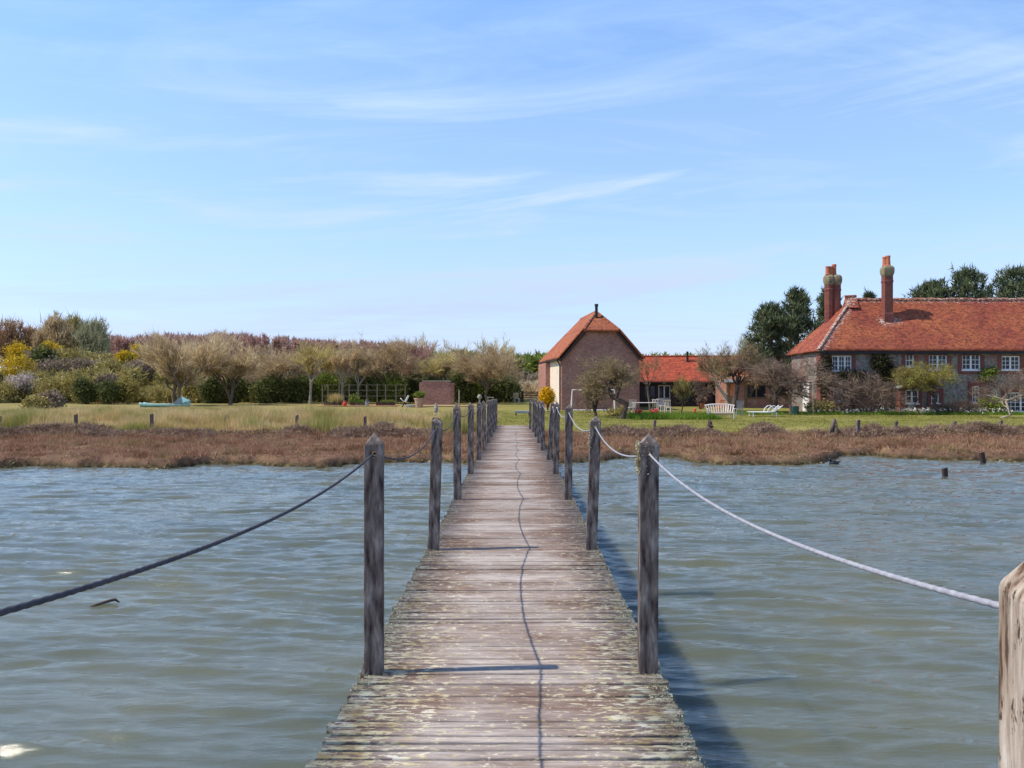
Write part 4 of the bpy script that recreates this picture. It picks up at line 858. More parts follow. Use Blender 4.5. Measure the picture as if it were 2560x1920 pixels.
# pines behind the farmhouse
def pine(label, d, l, r, t_, b_, seed_n=24, n=34):
    rng = nrng(); c, rr = box_ell(l, r, t_, b_, d, 1.); x, z0 = c[0], GZ; zt = c[2] + rr[2]; zb = c[2] - rr[2]
    root = thing('pine_tree', label, 'tree', (x, d, GZ), 'pines behind the farmhouse'); mb = MB(); mb.tube([(x, d, GZ - .2), (x + .1, d, (GZ + zt) / 2), (x, d, zt - .4)], [.32, .2, .04], 7, False)
    E = []
    for i in range(n):
        f = i / n; z = zb + (zt - zb) * f ** .9; rad = rr[0] * (1.05 - f ** 2.4 * .92) * (.45 + .65 * rng.random()); a = i * 2.4 + rng.random(); q = (x + rad * math.cos(a), d + rad * math.sin(a), z + .25 * rad * .6)
        mb.tube([(x, d, z - .3), ((x + q[0]) / 2, (d + q[1]) / 2, z - .15), q], [.07, .05, .02], 4, False); s_ = rr[0] * (.13 + .15 * rng.random())
        E.append((q[0], q[1], q[2], s_ * 1.1, s_ * 1.1, s_ * .62)); E.append((x + (q[0] - x) * .55, d + (q[1] - d) * .55, q[2] - .1, s_ * 1.1, s_ * 1.1, s_ * .7))
    E.append((x, d, zt - .5, .35, .35, .6)); E = np.array(E)
    mb.build('trunk', M_['bark_dark'], root); p, dd = sample(E, 950, rng, .5, .22); k = 8
    pp = np.repeat(p, k, 0) + rng.normal(size=(len(p) * k, 3)) * .10; dr = unit(np.repeat(dd, k, 0) * .35 + np.array([0, 0, .75]) + rng.normal(size=pp.shape) * .55)
    tris('crown', blades(pp, dr, .52 * (.6 + .7 * rng.random((len(pp), 1))), .10, rng), LM['pine'], root)
pine('broad dark pine left of the farmhouse, leftmost and lowest of the pines', 73, 1866, 1985, 765, 935, n=40)
pine('tall dark pine left of the paired chimneys of the farmhouse', 76, 1925, 2058, 730, 940, n=42)
pine('dark pine hidden behind the paired chimneys of the farmhouse', 79, 2020, 2125, 728, 940, n=36)
pine('small pine tip showing over the ridge left of the single chimney', 84, 2150, 2192, 740, 850, n=14)
pine('low pine top showing over the ridge right of the single chimney', 80, 2255, 2398, 714, 850, n=40)
pine('tall pine over the ridge, second from the right edge', 79, 2338, 2500, 682, 860, n=44)
pine('pine over the ridge at the right edge of the photo', 80, 2440, 2625, 676, 860, n=44)
tree('bare_tree', 'thin budding tree between the garden room roof and the pines', 'tree', None, 79, (1835, 1905, 832, 930), 'poplar', 420, 7, .8, .045, r0=.14, nb=10, bark='bark_pale')

# ------------------------------------------------------------------ garden trees and shrubs by the house
g6 = 'gnarled old garden trees'
kw = dict(mode='twig', bark='bark_dark', crook=.24, jit=.75, up=.35)
branched('garden_tree', 'round old fruit tree on a leaning trunk before the barn gable', 'tree', g6, 47.5, (1442, 1588, 886, 990), 'apple', 1556, 1, (5, 6, 6, 6, 6), .15, 'bark_dark', up=.10, dev=.85, crook=.2, w=.022, trunk=.24, ratio=.74, lean=-.25)
branched('garden_tree', 'low crooked double stemmed tree half hidden behind a jetty post', 'tree', g6, 51, (1446, 1512, 930, 1000), 'apple', 1483, 2, (4, 5, 5, 5, 4), .09, 'bark_dark', up=.12, dev=.85, crook=.22, w=.022, trunk=.25, ratio=.72, tilt=.4)
branched('garden_tree', 'slender tree with a pale stem between barn and annexe', 'tree', g6, 60, (1583, 1660, 884, 946), 'apple', 1626, 1, (4, 4, 5, 5, 3), .075, 'bark', up=.2, dev=.8, crook=.18, w=.022, trunk=.42, ratio=.62)
branched('garden_tree', 'flat topped gnarled tree with a pale limb before the red annexe', 'tree', g6, 60, (1738, 1826, 862, 930), 'apple', 1822, 1, (5, 5, 5, 6, 5), .13, 'bark_pale', up=.14, dev=.8, crook=.2, w=.024, trunk=.32, ratio=.68, lean=-.15)
branched('garden_tree', 'dark gnarled tree with twisting limbs in front of the garden room', 'tree', g6, 58.5, (1798, 1925, 858, 950), 'apple', 1832, 1, (5, 6, 6, 6, 5), .17, 'bark_dark', up=.14, dev=.85, crook=.22, w=.024, trunk=.26, ratio=.72)
branched('garden_tree', 'spreading dark tree with a leaning trunk left of the farmhouse corner', 'tree', g6, 55, (1855, 2066, 890, 990), 'rose', 1968, 1, (6, 6, 6, 6, 6), .18, 'bark_dark', up=.08, dev=.9, crook=.2, w=.024, trunk=.22, ratio=.74)
branched('garden_tree', 'yellow green budding tree before the farmhouse porch', 'tree', g6, 53.5, (2246, 2398, 902, 980), 'apple_y', 2345, 1, (5, 5, 6, 6, 6), .12, 'bark_dark', up=.12, dev=.85, crook=.16, w=.026, trunk=.30, ratio=.70)
tree('garden_tree', 'slim bare stem beside the porch carrying yellow green twigs', 'tree', g6, 53, (2235, 2310, 918, 970), 'apple_y', 330, 7, .30, .026, bx=2298, r0=.055, nb=7, fork=.5, spread=.11, **kw)
branched('garden_tree', 'small bare tree on a pale leaning trunk by the french door', 'tree', g6, 49, (2438, 2586, 922, 1005), 'rose', 2503, 1, (5, 5, 6, 5, 4), .075, 'bark_pale', up=.1, dev=.85, crook=.15, w=.02, trunk=.36, ratio=.70, lean=.12)
tree('garden_tree', 'thin mossy multi stemmed sapling between annexe and swing seat', 'tree', g6, 50, (1682, 1732, 945, 1012), 'apple_y', 190, 5, .5, .02, bx=1707, r0=.05, nb=9, fork=.1, spread=.08, **{**kw, 'up': 1., 'jit': .4})
branched('garden_tree', 'bare leafless bush tree in front of the dark annexe windows', 'tree', g6, 64, (1722, 1792, 940, 990), 'rose', 1757, 2, (4, 5, 5, 5), .05, 'bark_dark', up=.15, dev=.8, crook=.15, w=.022, trunk=.25, ratio=.72, tilt=.3)
g7 = 'shrubs along the farmhouse front'
branched('rose_shrub', 'large bare brown rose shrub in front of the ground floor window', 'shrub', g7, 54.2, (2080, 2252, 928, 1034), 'rose', None, 9, (4, 5, 6, 5), .035, 'bark_dark', up=.05, dev=.75, crook=.15, w=.022, trunk=.34, ratio=.70, tilt=.75)
bush('low olive shrub at the corner below the sunlit end wall', 54.4, (2015, 2080, 1002, 1036), 'olive', 420, 8, .09, g7)
bush('yellow green shrub left of the french door', 54.4, (2450, 2505, 996, 1036), 'green', 520, 8, .09, g7)
bush('twiggy brown shrub between porch and french door', 54.6, (2330, 2450, 1002, 1036), 'rose', 600, 7, group=g7, mode='twig', ln=.34, w=.02, up=.5)
bush('leafy brown shrub against the annexe wall beside the red chimney flue side', 69, (1605, 1640, 958, 1012), 'rose', 330, 7, .12, g7) if False else None
bush('clipped grey green shrub on the barn corner by the white chair', 52, (1520, 1572, 1022, 1044), 'olive', 330, 8, .08, g7)
fs = bush('bright yellow forsythia bush at the sunny corner of the barn', 59, (1352, 1385, 975, 1008), 'forsythia', 520, 8, .10, None, name='forsythia_bush', cat='bush')
for lb, d, bx_, lm, n in (('dark creeper with pale flowers climbing between the upper windows', HY - .18, (2172, 2232, 884, 1000), 'ivy', 900), ('dark creeper round the left corner of the farmhouse front', HY - .18, (2046, 2078, 880, 1000), 'ivy', 520),
                          ('bright green creeper under the right hand upper windows', HY - .18, (2453, 2492, 918, 950), 'green', 260), ('dark creeper sprawling over the wall above the rose shrub', HY - .2, (2088, 2180, 928, 965), 'ivy', 420)):
    rng = nrng(); c_, r_ = box_ell(*bx_, d); el = blobs(c_, (r_[0], .16, r_[2]), 12, rng, .75, (.3, .5)); rt = thing('climbing_plant', lb, 'climber', (c_[0], d, GZ), 'creepers on the farmhouse wall')
    T = leaves(el, n, 8, .10, rng, .2, .14); T = T[T[:, :, 1].max(1) < HY - .04]; tris('foliage', T, LM[lm], rt)
    mb = MB()
    for k_ in (-.3, .1, .4): mb.tube([(c_[0], d + .08, GZ), (c_[0] + k_ * r_[0], d + .08, c_[2] - r_[2] * .3), (c_[0] + k_ * 1.7 * r_[0], d + .08, c_[2] + r_[2] * .6)], [.03, .025, .01], 5)
    mb.build('stem', M_['bark_dark'], rt)

# ------------------------------------------------------------------ marsh plants, bank scrub, grasses, flower beds (uncountable)
rng = np.random.default_rng(77)
def scatter(n, x0, x1, y0, y1, keep, rng):
    x = x0 + (x1 - x0) * rng.random(n); y = y0 + (y1 - y0) * rng.random(n); k = rng.random(n) < keep(x, y); x, y = x[k], y[k]
    return np.stack([x, y, height(x, y)], 1)
def tuft(p, k, ln, w, rng, spread=.08, up=1., jit=.5, hv=None):
    pp = np.repeat(p, k, 0) + np.concatenate([rng.normal(size=(len(p) * k, 2)) * spread, np.full((len(p) * k, 1), -.02)], 1)
    dd = unit(np.array([0, 0, up]) + rng.normal(size=pp.shape) * jit * np.array([1, 1, .4])); h = ln * (.45 + .8 * rng.random((len(pp), 1)))
    if hv is not None: h = h * np.repeat(hv, k)[:, None]
    return blades(pp, dd, h, w, rng)
LM['marsh'] = leafm('saltmarsh_plants', ((.13, .07, .035), (.30, .165, .09), (.42, .235, .15), (.36, .25, .12), (.22, .12, .075)), .9, .35, .3)
LM['purslane'] = leafm('purslane_scrub', ((.12, .075, .05), (.25, .165, .115), (.36, .245, .175), (.30, .23, .12)), 1.1, .35, .25)
LM['straw'] = leafm('straw_grass', ((.20, .24, .05), (.36, .34, .10), (.60, .46, .21), (.74, .57, .31), (.34, .36, .09)), .42, .3, .35)
LM['grass'] = leafm('lawn_blades', ((.16, .18, .035), (.26, .25, .055), (.37, .31, .11)), .3, .25, .3)
LM['bed'] = leafm('bulb_leaves', ((.09, .17, .02), (.17, .27, .03), (.24, .30, .06)), .6, .3, .3)
nz_ = lambda x, y, s, sd: fbm(x * s, y * s, 3, sd)
p = scatter(90000, -34, 34, 24.5, 37.2, lambda x, y: np.where((y > shore(x) + .14) & (height(x, y) > .12) & (np.abs(x - .1) > .95), np.clip(.25 + 1.5 * (nz_(x, y, .9, 51) - .3), .1, 1), 0), rng)
near = np.clip((p[:, 1] - shore(p[:, 0])) / .6, .45, 1) * np.clip(.5 + 2.2 * (nz_(p[:, 0], p[:, 1], .7, 52) - .25), .4, 1.6)
tag(tris('saltmarsh_plants', tuft(p, 6, .20, .026, rng, .10, 1., .75, near), LM['marsh']), 'low mauve brown saltmarsh plants covering both shores beside the jetty', 'marsh plants', None, 'stuff')
xw = lambda px, d=36: (px - 1280) * d / F
wins_ = [(-200, 270, 1.), (270, 560, .32), (600, 700, .2), (700, 780, .5), (840, 1060, .8), (1060, 1100, .5), (1475, 1740, .95), (1740, 1800, .9), (1880, 1960, .8), (2020, 2060, .3), (2100, 2530, 1.), (2530, 2700, .6)]
def purs(x, y):
    wv = np.zeros_like(x)
    for a, b_, v_ in wins_: wv = np.maximum(wv, v_ * sstep(xw(a) - .5, xw(a) + .5, x) * (1 - sstep(xw(b_) - .5, xw(b_) + .5, x)))
    ctr = 35.9 + 1.2 * (nz_(x, y * 0, .35, 61) - .5); return wv * np.exp(-((y - ctr) / .75) ** 2) * np.clip(.45 + 2.2 * (nz_(x, y, 1.1, 62) - .32), 0, 1.2)
p = scatter(120000, -30, 30, 33.6, 38, lambda x, y: purs(x, y) * (np.abs(x - .1) > .95), rng); hv = .5 + purs(p[:, 0], p[:, 1]) * .8
lift = p.copy(); lift[:, 2] += hv * .34 * rng.random(len(p)) ** .7
tag(tris('bank_scrub', tuft(lift, 5, .17, .030, rng, .09, .7, .9), LM['purslane']), 'dark mauve hummocks of scrub along the top of the saltmarsh bank', 'scrub', None, 'stuff')
p = scatter(150000, -36, -.9, 36.4, 68, lambda x, y: np.where(x * F / y + 1280 > 640, np.clip((50.5 - y) / 5, .06, 1), 1.) * np.clip(1.25 - (y - 37) / np.where(x < -9, 28, 17), 0, 1) * np.clip(.35 + 2. * (nz_(x, y, .5, 71) - .3), .05, 1) * np.clip((-x - .6) / 3 + .25, 0, 1), rng)
hv = np.clip(.2 + 2.4 * (nz_(p[:, 0], p[:, 1], .55, 72) - .28), .25, 1.6) * np.clip(1.2 - (p[:, 1] - 37) / 22, .3, 1)
tag(tris('tall_grass', tuft(p, 6, .74, .026, rng, .10, 1., .34, hv), LM['straw']), 'tall dry straw coloured grass left of the jetty between bank and lawn', 'grass', None, 'stuff')
p = scatter(60000, -34, 30, 37.2, 60, lambda x, y: np.clip(.2 + 1.6 * (nz_(x, y, .6, 81) - .3), .05, 1) * np.where(x < -2, .5, 1.), rng)
tag(tris('lawn_grass', tuft(p, 4, .10, .030, rng, .10, 1., .6), LM['grass']), 'short sunlit lawn grass between the bank and the farmhouse', 'grass', None, 'stuff')
p = scatter(5000, xw(1575, 49), xw(1775, 49), 46.5, 50.5, lambda x, y: np.clip(.2 + 2 * (nz_(x, y, .9, 91) - .3), 0, 1), rng)
p2 = scatter(9000, xw(1840, 54), xw(2560, 54), 53.2, 55.6, lambda x, y: np.clip(.2 + 2 * (nz_(x, y, .7, 92) - .35), 0, 1), rng)
tag(tris('bulb_leaves', [tuft(p, 5, .34, .035, rng, .08, 1., .35), tuft(p2, 5, .24, .03, rng, .08, 1., .4)], LM['bed']), 'fresh green bulb leaves in the beds before annexe and farmhouse', 'plants', None, 'stuff')
M_['petal'] = mat('white_petals', ((.62, .58, .50), (.78, .74, .66)), 6, 2, .7)
p = np.concatenate([scatter(330, xw(2130, 54), xw(2330, 54), 53.3, 55, lambda x, y: np.clip(.1 + 2.4 * (nz_(x, y, .9, 95) - .4), 0, 1), rng), scatter(500, xw(2020, 54), xw(2540, 54), 53.2, 55.3, lambda x, y: np.clip(2.4 * (nz_(x, y, .9, 96) - .4), 0, 1), rng), scatter(150, xw(2400, 54), xw(2500, 54), 53.3, 55, lambda x, y: .8, rng)])
p[:, 2] += .18 + .22 * rng.random(len(p)); T = np.concatenate([flakes(p + rng.normal(size=p.shape) * .03, .065, rng) for _ in range(3)])
tag(tris('white_daffodils', T, M_['petal']), 'drift of small white daffodil flowers along the foot of the farmhouse', 'flowers', None, 'stuff')
M_['red_petal'] = mat('red_petals', ((.62, .05, .03), (.75, .12, .09)), 6, 2, .6)
def tulips(label, px, py, d, n, wpx):
    rt = thing('tulip_clump', label, 'flowers', (xw(px, d), d, GZ), 'red flowers in the garden beds'); q = np.empty((n, 3)); q[:, 0] = xw(px, d) + (rng.random(n) - .5) * wpx * d / F; q[:, 1] = d + rng.normal(size=n) * .12; q[:, 2] = EYE - (py - 956) * d / F + rng.normal(size=n) * .06
    mb = MB(); ms = MB()
    for v_ in q: mb.lathe(v_, [(.02, -.05), (.045, -.01), (.04, .04), (.01, .07)], 6); ms.tube([(v_[0], v_[1], GZ), tuple(v_ - np.array([0, 0, .05]))], .008, 4)
    mb.build('petals', M_['red_petal'], rt)['kind'] = 'stuff'; ms.build('stem', LM['bed'], rt)['kind'] = 'stuff'
tulips('cluster of red tulips right of the single white chair', 1596, 1029, 49, 22, 16)
tulips('cluster of pinkish red tulips in front of the white chair group', 1638, 1026, 49, 20, 18)
tulips('lone bright red flower clump between sapling and swing seat', 1737, 1027, 48.6, 9, 7)
# stones and weed at the water's edge
p = scatter(5200, -28, 28, 24, 34, lambda x, y: np.where(np.abs(y - shore(x) + .12) < .35, np.clip(2.6 * (nz_(x, y, .5, 99) - .35), .05, 1), 0), rng); p[:, 2] = np.maximum(p[:, 2], .0)
M_['shingle'] = mat('shore_stones', ((.10, .08, .03), (.30, .25, .12), (.44, .40, .24)), 3, 4, .85)
tag(tris('shore_stones', np.concatenate([flakes(p + rng.normal(size=p.shape) * .03, .055, rng) for _ in range(4)]), M_['shingle']), 'small pale stones and yellowish weed along the waterline', 'stones', None, 'stuff')
tag(tris('pale_stone', flakes(np.array([[xw(272, 26.4), 26.35, .10]]).repeat(60, 0) + rng.normal(size=(60, 3)) * np.array([.14, .05, .04]), .09, rng), M_['stone']), 'pale lump of stone on the left marsh edge at the waterline', 'stone')

# ------------------------------------------------------------------ shore posts, stakes, driftwood
g8 = 'short weathered fence posts along the bank'
def stake(name, label, px, py0, py1, d, w=.12, lean=0, group=None, cat='post', m='wood_post', zb=None):
    x, zt = P(px, py0, d).x, P(px, py0, d).z; gz = float(height(np.array([x]), np.array([d]))[0]) if zb is None else zb
    o = MB(); hw = w / 2; o.add([(x - hw, d - hw, gz - .2), (x + hw, d - hw, gz - .2), (x + hw, d + hw, gz - .2), (x - hw, d + hw, gz - .2), (x - hw * .92 + lean, d - hw, zt - .03), (x + hw + lean, d - hw, zt), (x + hw + lean, d + hw * .9, zt - .02), (x - hw + lean, d + hw, zt - .05)],
                              [(3, 2, 1, 0), (4, 5, 6, 7), (0, 1, 5, 4), (1, 2, 6, 5), (2, 3, 7, 6), (3, 0, 4, 7)])
    return tag(o.build(name, M_[m], None, (x, d, gz), bevel=.012), label, cat, group)
for lb, px, t_, b_, d in (('stub of a post cut by the left edge on the dark bank', 1, 1040, 1060, 37.2), ('short dark post nearest the left edge, above the darkest scrub', 190, 1035, 1062, 37.6), ('tallest of the left bank posts, leaning alone in the pale grass', 380, 1034, 1077, 36.8),
                          ('short pale post in straw grass between the tallest bank post and the tub', 561, 1037, 1060, 38.2), ('short dark bank post below the raised beds', 740, 1037, 1062, 37.8), ('thin bank post right behind the first jetty post', 913, 1040, 1064, 37.5),
                          ('bank post beside the second jetty post on the left', 1084, 1043, 1068, 37.2), ('dark bank post above the first jetty post on the right', 1635, 1049, 1064, 37.8), ('dark little bank post below the white swing seat', 1920, 1054, 1072, 37.4),
                          ('stout tall bank post beside the driftwood tripod', 2145, 1049, 1099, 35.2), ('slim bank post right of the tall stout one', 2239, 1052, 1073, 37.2), ('short stub post in the mauve scrub under the porch tree', 2388, 1052, 1066, 37.0), ('bank post below the leaning pale tree by the french door', 2503, 1050, 1074, 37.0)):
    stake('fence_post', lb, px, t_, b_, d, .13 if '2145' not in str(px) else .15, rnd.gauss(0, .03), g8)
stake('mooring_stake', 'short dark stake standing in the open water on the right', 2365, 1168, 1191, 23.4, .12, -.04, 'stakes in the water', 'stake', 'dark_wood', -.1)
stake('mooring_stake', 'dark stake leaning left at the marsh edge on the right', 2463, 1129, 1158, 27.0, .13, -.12, 'stakes in the water', 'stake', 'dark_wood', -.1)
def critter():      # small dark duck on the water
    d = 26.6; x = xw(2085, d); mb = MB(); mb.lathe((x, d, .02), [(.05, -.05), (.10, -.02), (.11, .04), (.06, .11), (.02, .13)], 10, 1.5, .9); mb.lathe((x - .13, d, .13), [(.015, -.03), (.05, .0), (.055, .05), (.02, .09)], 8); mb.tube([(x - .17, d, .16), (x - .24, d, .15)], [.022, .008], 6); mb.tube([(x + .10, d, .06), (x + .2, d, .12)], [.05, .01], 6)
    tag(mb.build('duck', M_['black'], None, (x, d, 0), smooth=True), 'tiny dark duck floating off the marsh point on the right', 'duck')
critter()
d = 35.6; tp = thing('driftwood_tripod', 'bleached brown driftwood limbs propped together like a tripod on the bank', 'driftwood', (xw(2086, d), d, .45)); a = P(2086, 1047, d)
mb = MB(); mb.tube([a, P(2080, 1068, d), P(2068, 1098, d)], [.07, .09, .10], 7).tube([a + Vector((0, .05, 0)), P(2090, 1075, d), P(2086, 1100, d)], [.06, .12, .16], 7); mb.build('limb', M_['bark'], tp, smooth=True)
MB().tube([P(2088, 1060, d - .1), P(2098, 1078, d - .1), P(2116, 1098, d - .15)], [.035, .04, .05], 6).build('limb', M_['bark_dark'], tp, smooth=True)
st_ = MB().tube([(xw(1774, 37), 37, .3), P(1774, 1056, 37) + Vector((.02, 0, 0)), P(1772, 1050, 37)], [.16, .10, .06], 8).tube([P(1774, 1060, 37), P(1784, 1068, 36.8)], [.07, .03], 6)
tag(st_.build('tree_stump', M_['bark_dark'], None, (xw(1774, 37), 37, .4), smooth=True), 'knobbly dark stump poking from the scrub below the swing seat', 'stump')
a = P(288, 1528, 9.9); sk = MB().tube([(a.x - .30, 9.8, -.03), (a.x - .16, 9.83, .02), (a.x - .05, 9.85, .05), (a.x, 9.9, .055), (a.x + .05, 9.9, .02)], [.012, .016, .02, .018, .008], 6)
tag(sk.build('floating_stick', M_['bark_dark'], None, (a.x, 9.9, 0), smooth=True), 'dark wet stick just breaking the water under the left rope', 'stick')

# ------------------------------------------------------------------ garden furniture and small things
def bench(label, x, d, rz):
    M = place(x, d, GZ, rz); r = thing('slatted_bench', label, 'bench', (x, d, GZ)); Wd = 1.5
    mb = MB(M)
    for i in range(12): xx = -.70 + 1.40 * i / 11; mb.bar((xx, -.02, .36), (xx * 1.14, -.20, .76), .05, .025)
    mb.build('backrest', M_['cream'], r)
    t_ = MB(M); t_.tube([(-.86, -.22, .74), (-.5, -.24, .80), (0, -.25, .815), (.5, -.24, .80), (.86, -.22, .74)], .045, 8); t_.build('top_rail', M_['cream'], r)
    mb = MB(M)
    for k in range(5): mb.box(-Wd / 2, Wd / 2, .02 + k * .1, .10 + k * .1, .335, .36)
    mb.build('seat', M_['cream'], r)
    for sx in (-1, 1):
        for y_ in (.0, .48): MB(M).box(sx * .72 - .035, sx * .72 + .035, y_ - .035, y_ + .035, 0, .334).build('leg', M_['cream'], r)
        MB(M).bar((sx * .76, -.12, .58), (sx * .74, .5, .56), .07, .03).bar((sx * .74, .49, .34), (sx * .74, .5, .55), .05).build('armrest', M_['cream'], r)
    MB(M).box(-.70, .70, -.03, .0, .20, .30).build('rail', M_['cream'], r); return r
bench('pale slatted bench with curved top rail, its back turned to the water', xw(1800, 48.3), 48.3, 172)
def chair(label, x, d, rz, m='cream', group='white garden chairs', sc=1., name='garden_chair'):
    M = place(x, d, GZ, rz) @ Matrix.Scale(sc, 4); r = thing(name, label, 'chair', (x, d, GZ), group)
    MB(M).box(-.24, .24, -.22, .22, .42, .45).build('seat', M_[m], r, bevel=.015)
    mb = MB(M)
    for i in range(5): xx = -.19 + .38 * i / 4; mb.bar((xx, .20, .452), (xx * 1.15, .29, .93), .05, .02)
    mb.bar((-.26, .29, .92), (.26, .29, .92), .06, .03).build('backrest', M_[m], r)
    for sx in (-.2, .2):
        for sy in (-.18, .18): MB(M).bar((sx, sy, 0), (sx, sy, .418), .045).build('leg', M_[m], r)
    return r
def table(label, x, d, rz, w, l, h, m, name='garden_table', group=None):
    M = place(x, d, GZ, rz); r = thing(name, label, 'table', (x, d, GZ), group); MB(M).box(-l / 2, l / 2, -w / 2, w / 2, h - .04, h).build('tabletop', M_[m], r, bevel=.01)
    for sx in (-l / 2 + .1, l / 2 - .1):
        for sy in (-w / 2 + .1, w / 2 - .1): MB(M).bar((sx, sy, 0), (sx, sy, h - .042), .06).build('leg', M_[m], r)
chair('white chair standing alone left of the garden table by the barn', xw(1577, 54), 54, 200, sc=1.05)
table('long pale garden table between the white chairs before the annexe', xw(1612, 57), 57, 5, .8, 1.7, .72, 'cream')
chair('white chair at the right end of the long table, left of its pair', xw(1641, 57), 57.3, 170)
chair('white chair furthest right of the long table group', xw(1671, 55.5), 55.5, 150)
chair('white chair behind the others near the slender pale stem', xw(1655, 58.5), 58.5, 20)
chair('pale garden chair on the lawn behind the end of the jetty', xw(1292, 84), 84, 160, sc=1.1)
table('dark red picnic table beyond the end of the jetty', xw(1272, 88), 88, 10, .8, 1.6, .75, 'house_brick')
table('pale stone table by the posts at the jetty end on the right', xw(1345, 74), 74, 0, .7, .95, .8, 'stone')
table('pale stone table behind the left posts near the jetty end', xw(1226, 70), 70, 0, .6, .6, .85, 'stone')
chair('grey metal chair in the shade of the dark gnarled tree', xw(1846, 52.5), 52.5, 190, 'lead', None)
chair('orange garden chair behind the slatted bench', xw(1799, 55), 55, 210, 'orange', None)
# white lounger with a curled back
d = 50.5; lx = xw(1912, d); r = thing('garden_lounger', 'ornate white lounger with curved armrest loops left of the farmhouse corner', 'lounger', (lx, d, GZ)); M = place(lx, d, GZ, 6)
mb = MB(M)
for i in range(13): mb.box(-.95 + i * .11, -.88 + i * .11, -.28, .28, .30, .325)
mb.build('seat', M_['white'], r); mb = MB(M)
for i in range(7): mb.bar((.52 + i * .07, -.28, .34 + i * .05), (.52 + i * .07, .28, .34 + i * .05), .05, .02)
mb.build('backrest', M_['white'], r)
for sy in (-.3, .3):
    MB(M).tube([(-1.0, sy, .30), (0, sy, .285), (.5, sy, .31), (1.02, sy, .70)], .025, 6).build('side_rail', M_['white'], r)
    MB(M).tube([(.05, sy, .3), (.12, sy, .5), (.3, sy, .66), (.5, sy, .68), (.68, sy, .5)], .025, 6).build('armrest', M_['white'], r)
    for lx_ in (-.85, .6): MB(M).bar((lx_, sy, 0), (lx_, sy, .28), .05).build('leg', M_['white'], r)
# football goal
d = 60.5; gl = thing('football_goal', 'white metal football goal frame standing against the barn gable', 'goal', (xw(1484, d), d, GZ)); a, b_ = P(1428, 975, d), P(1537, 976, d)
mb = MB(); mb.tube([(a.x, d, GZ), (a.x + .08, d, a.z), (b_.x - .02, d, a.z), (b_.x, d, GZ)], .045, 8, True); mb.tube([(a.x, d + 1, GZ + .04), (b_.x, d + 1, GZ + .04)], .04, 6); mb.tube([(a.x, d, GZ + .04), (a.x, d + 1, GZ + .04)], .035, 6).tube([(b_.x, d, GZ + .04), (b_.x, d + 1, GZ + .04)], .035, 6).tube([(b_.x - .02, d, a.z), (b_.x, d + 1, GZ + .04)], .03, 6).tube([(a.x + .08, d, a.z), (a.x, d + 1, GZ + .04)], .03, 6)
mb.build('frame', M_['white'], gl)
# teal rowing boat
d = 70; x0, x1 = xw(353, d), xw(476, d); bt = thing('rowing_boat', 'small teal rowing boat with a raised bow lying in the grass under the willow', 'boat', ((x0 + x1) / 2, d, GZ)); Ln = x1 - x0
V, Fc = [], []; ns, m = 24, 9
for i in range(ns + 1):
    f = i / ns; hw = .62 * math.sin(math.pi * min(1, .18 + f * .82)) ** .6 * (1 if f < .96 else .4); sh = .34 + .16 * max(0, (f - .62) / .38) ** 2 * 2 + .14 * max(0, (.2 - f) / .2)
    for j in range(m): a_ = -math.pi / 2 + math.pi * j / (m - 1); V.append((x0 + Ln * f, d + hw * math.sin(a_), GZ - .06 + sh * (1 - abs(math.cos(a_)) ** .7 * .95)))
for i in range(ns):
    for j in range(m - 1): q = i * m + j; Fc.append((q, q + 1, q + m + 1, q + m))
hl2 = mesh_np('hull', V, Fc, M_['teal'], bt, smooth=True); sd_ = hl2.modifiers.new('thickness', 'SOLIDIFY'); sd_.thickness = .03
mb = MB(); xb = x0 + Ln * .80; zb = GZ + .33; mb.add([(xb - .45, d - .5, zb), (xb + .35, d - .42, zb + .05), (xb + .05, d, zb + .62), (xb - .45, d + .5, zb), (xb + .35, d + .42, zb + .05)], [(0, 1, 2), (3, 2, 4), (0, 2, 3)]); mb.build('bow_cover', M_['teal_dark'], bt)
mb = MB(); mb.add([(xb + .35, d - .42, zb + .05), (x1 - .02, d, GZ + .60), (xb + .05, d, zb + .60), (xb + .35, d + .42, zb + .05)], [(0, 1, 2), (2, 1, 3)]); mb.build('foredeck', M_['teal'], bt)
mb = MB(); mb.box(x0 + .9, x0 + 1.15, d - .5, d + .5, GZ + .42, GZ + .46).box(x0 + 2.0, x0 + 2.25, d - .55, d + .55, GZ + .42, GZ + .46).build('thwart', M_['brown_wood'], bt)
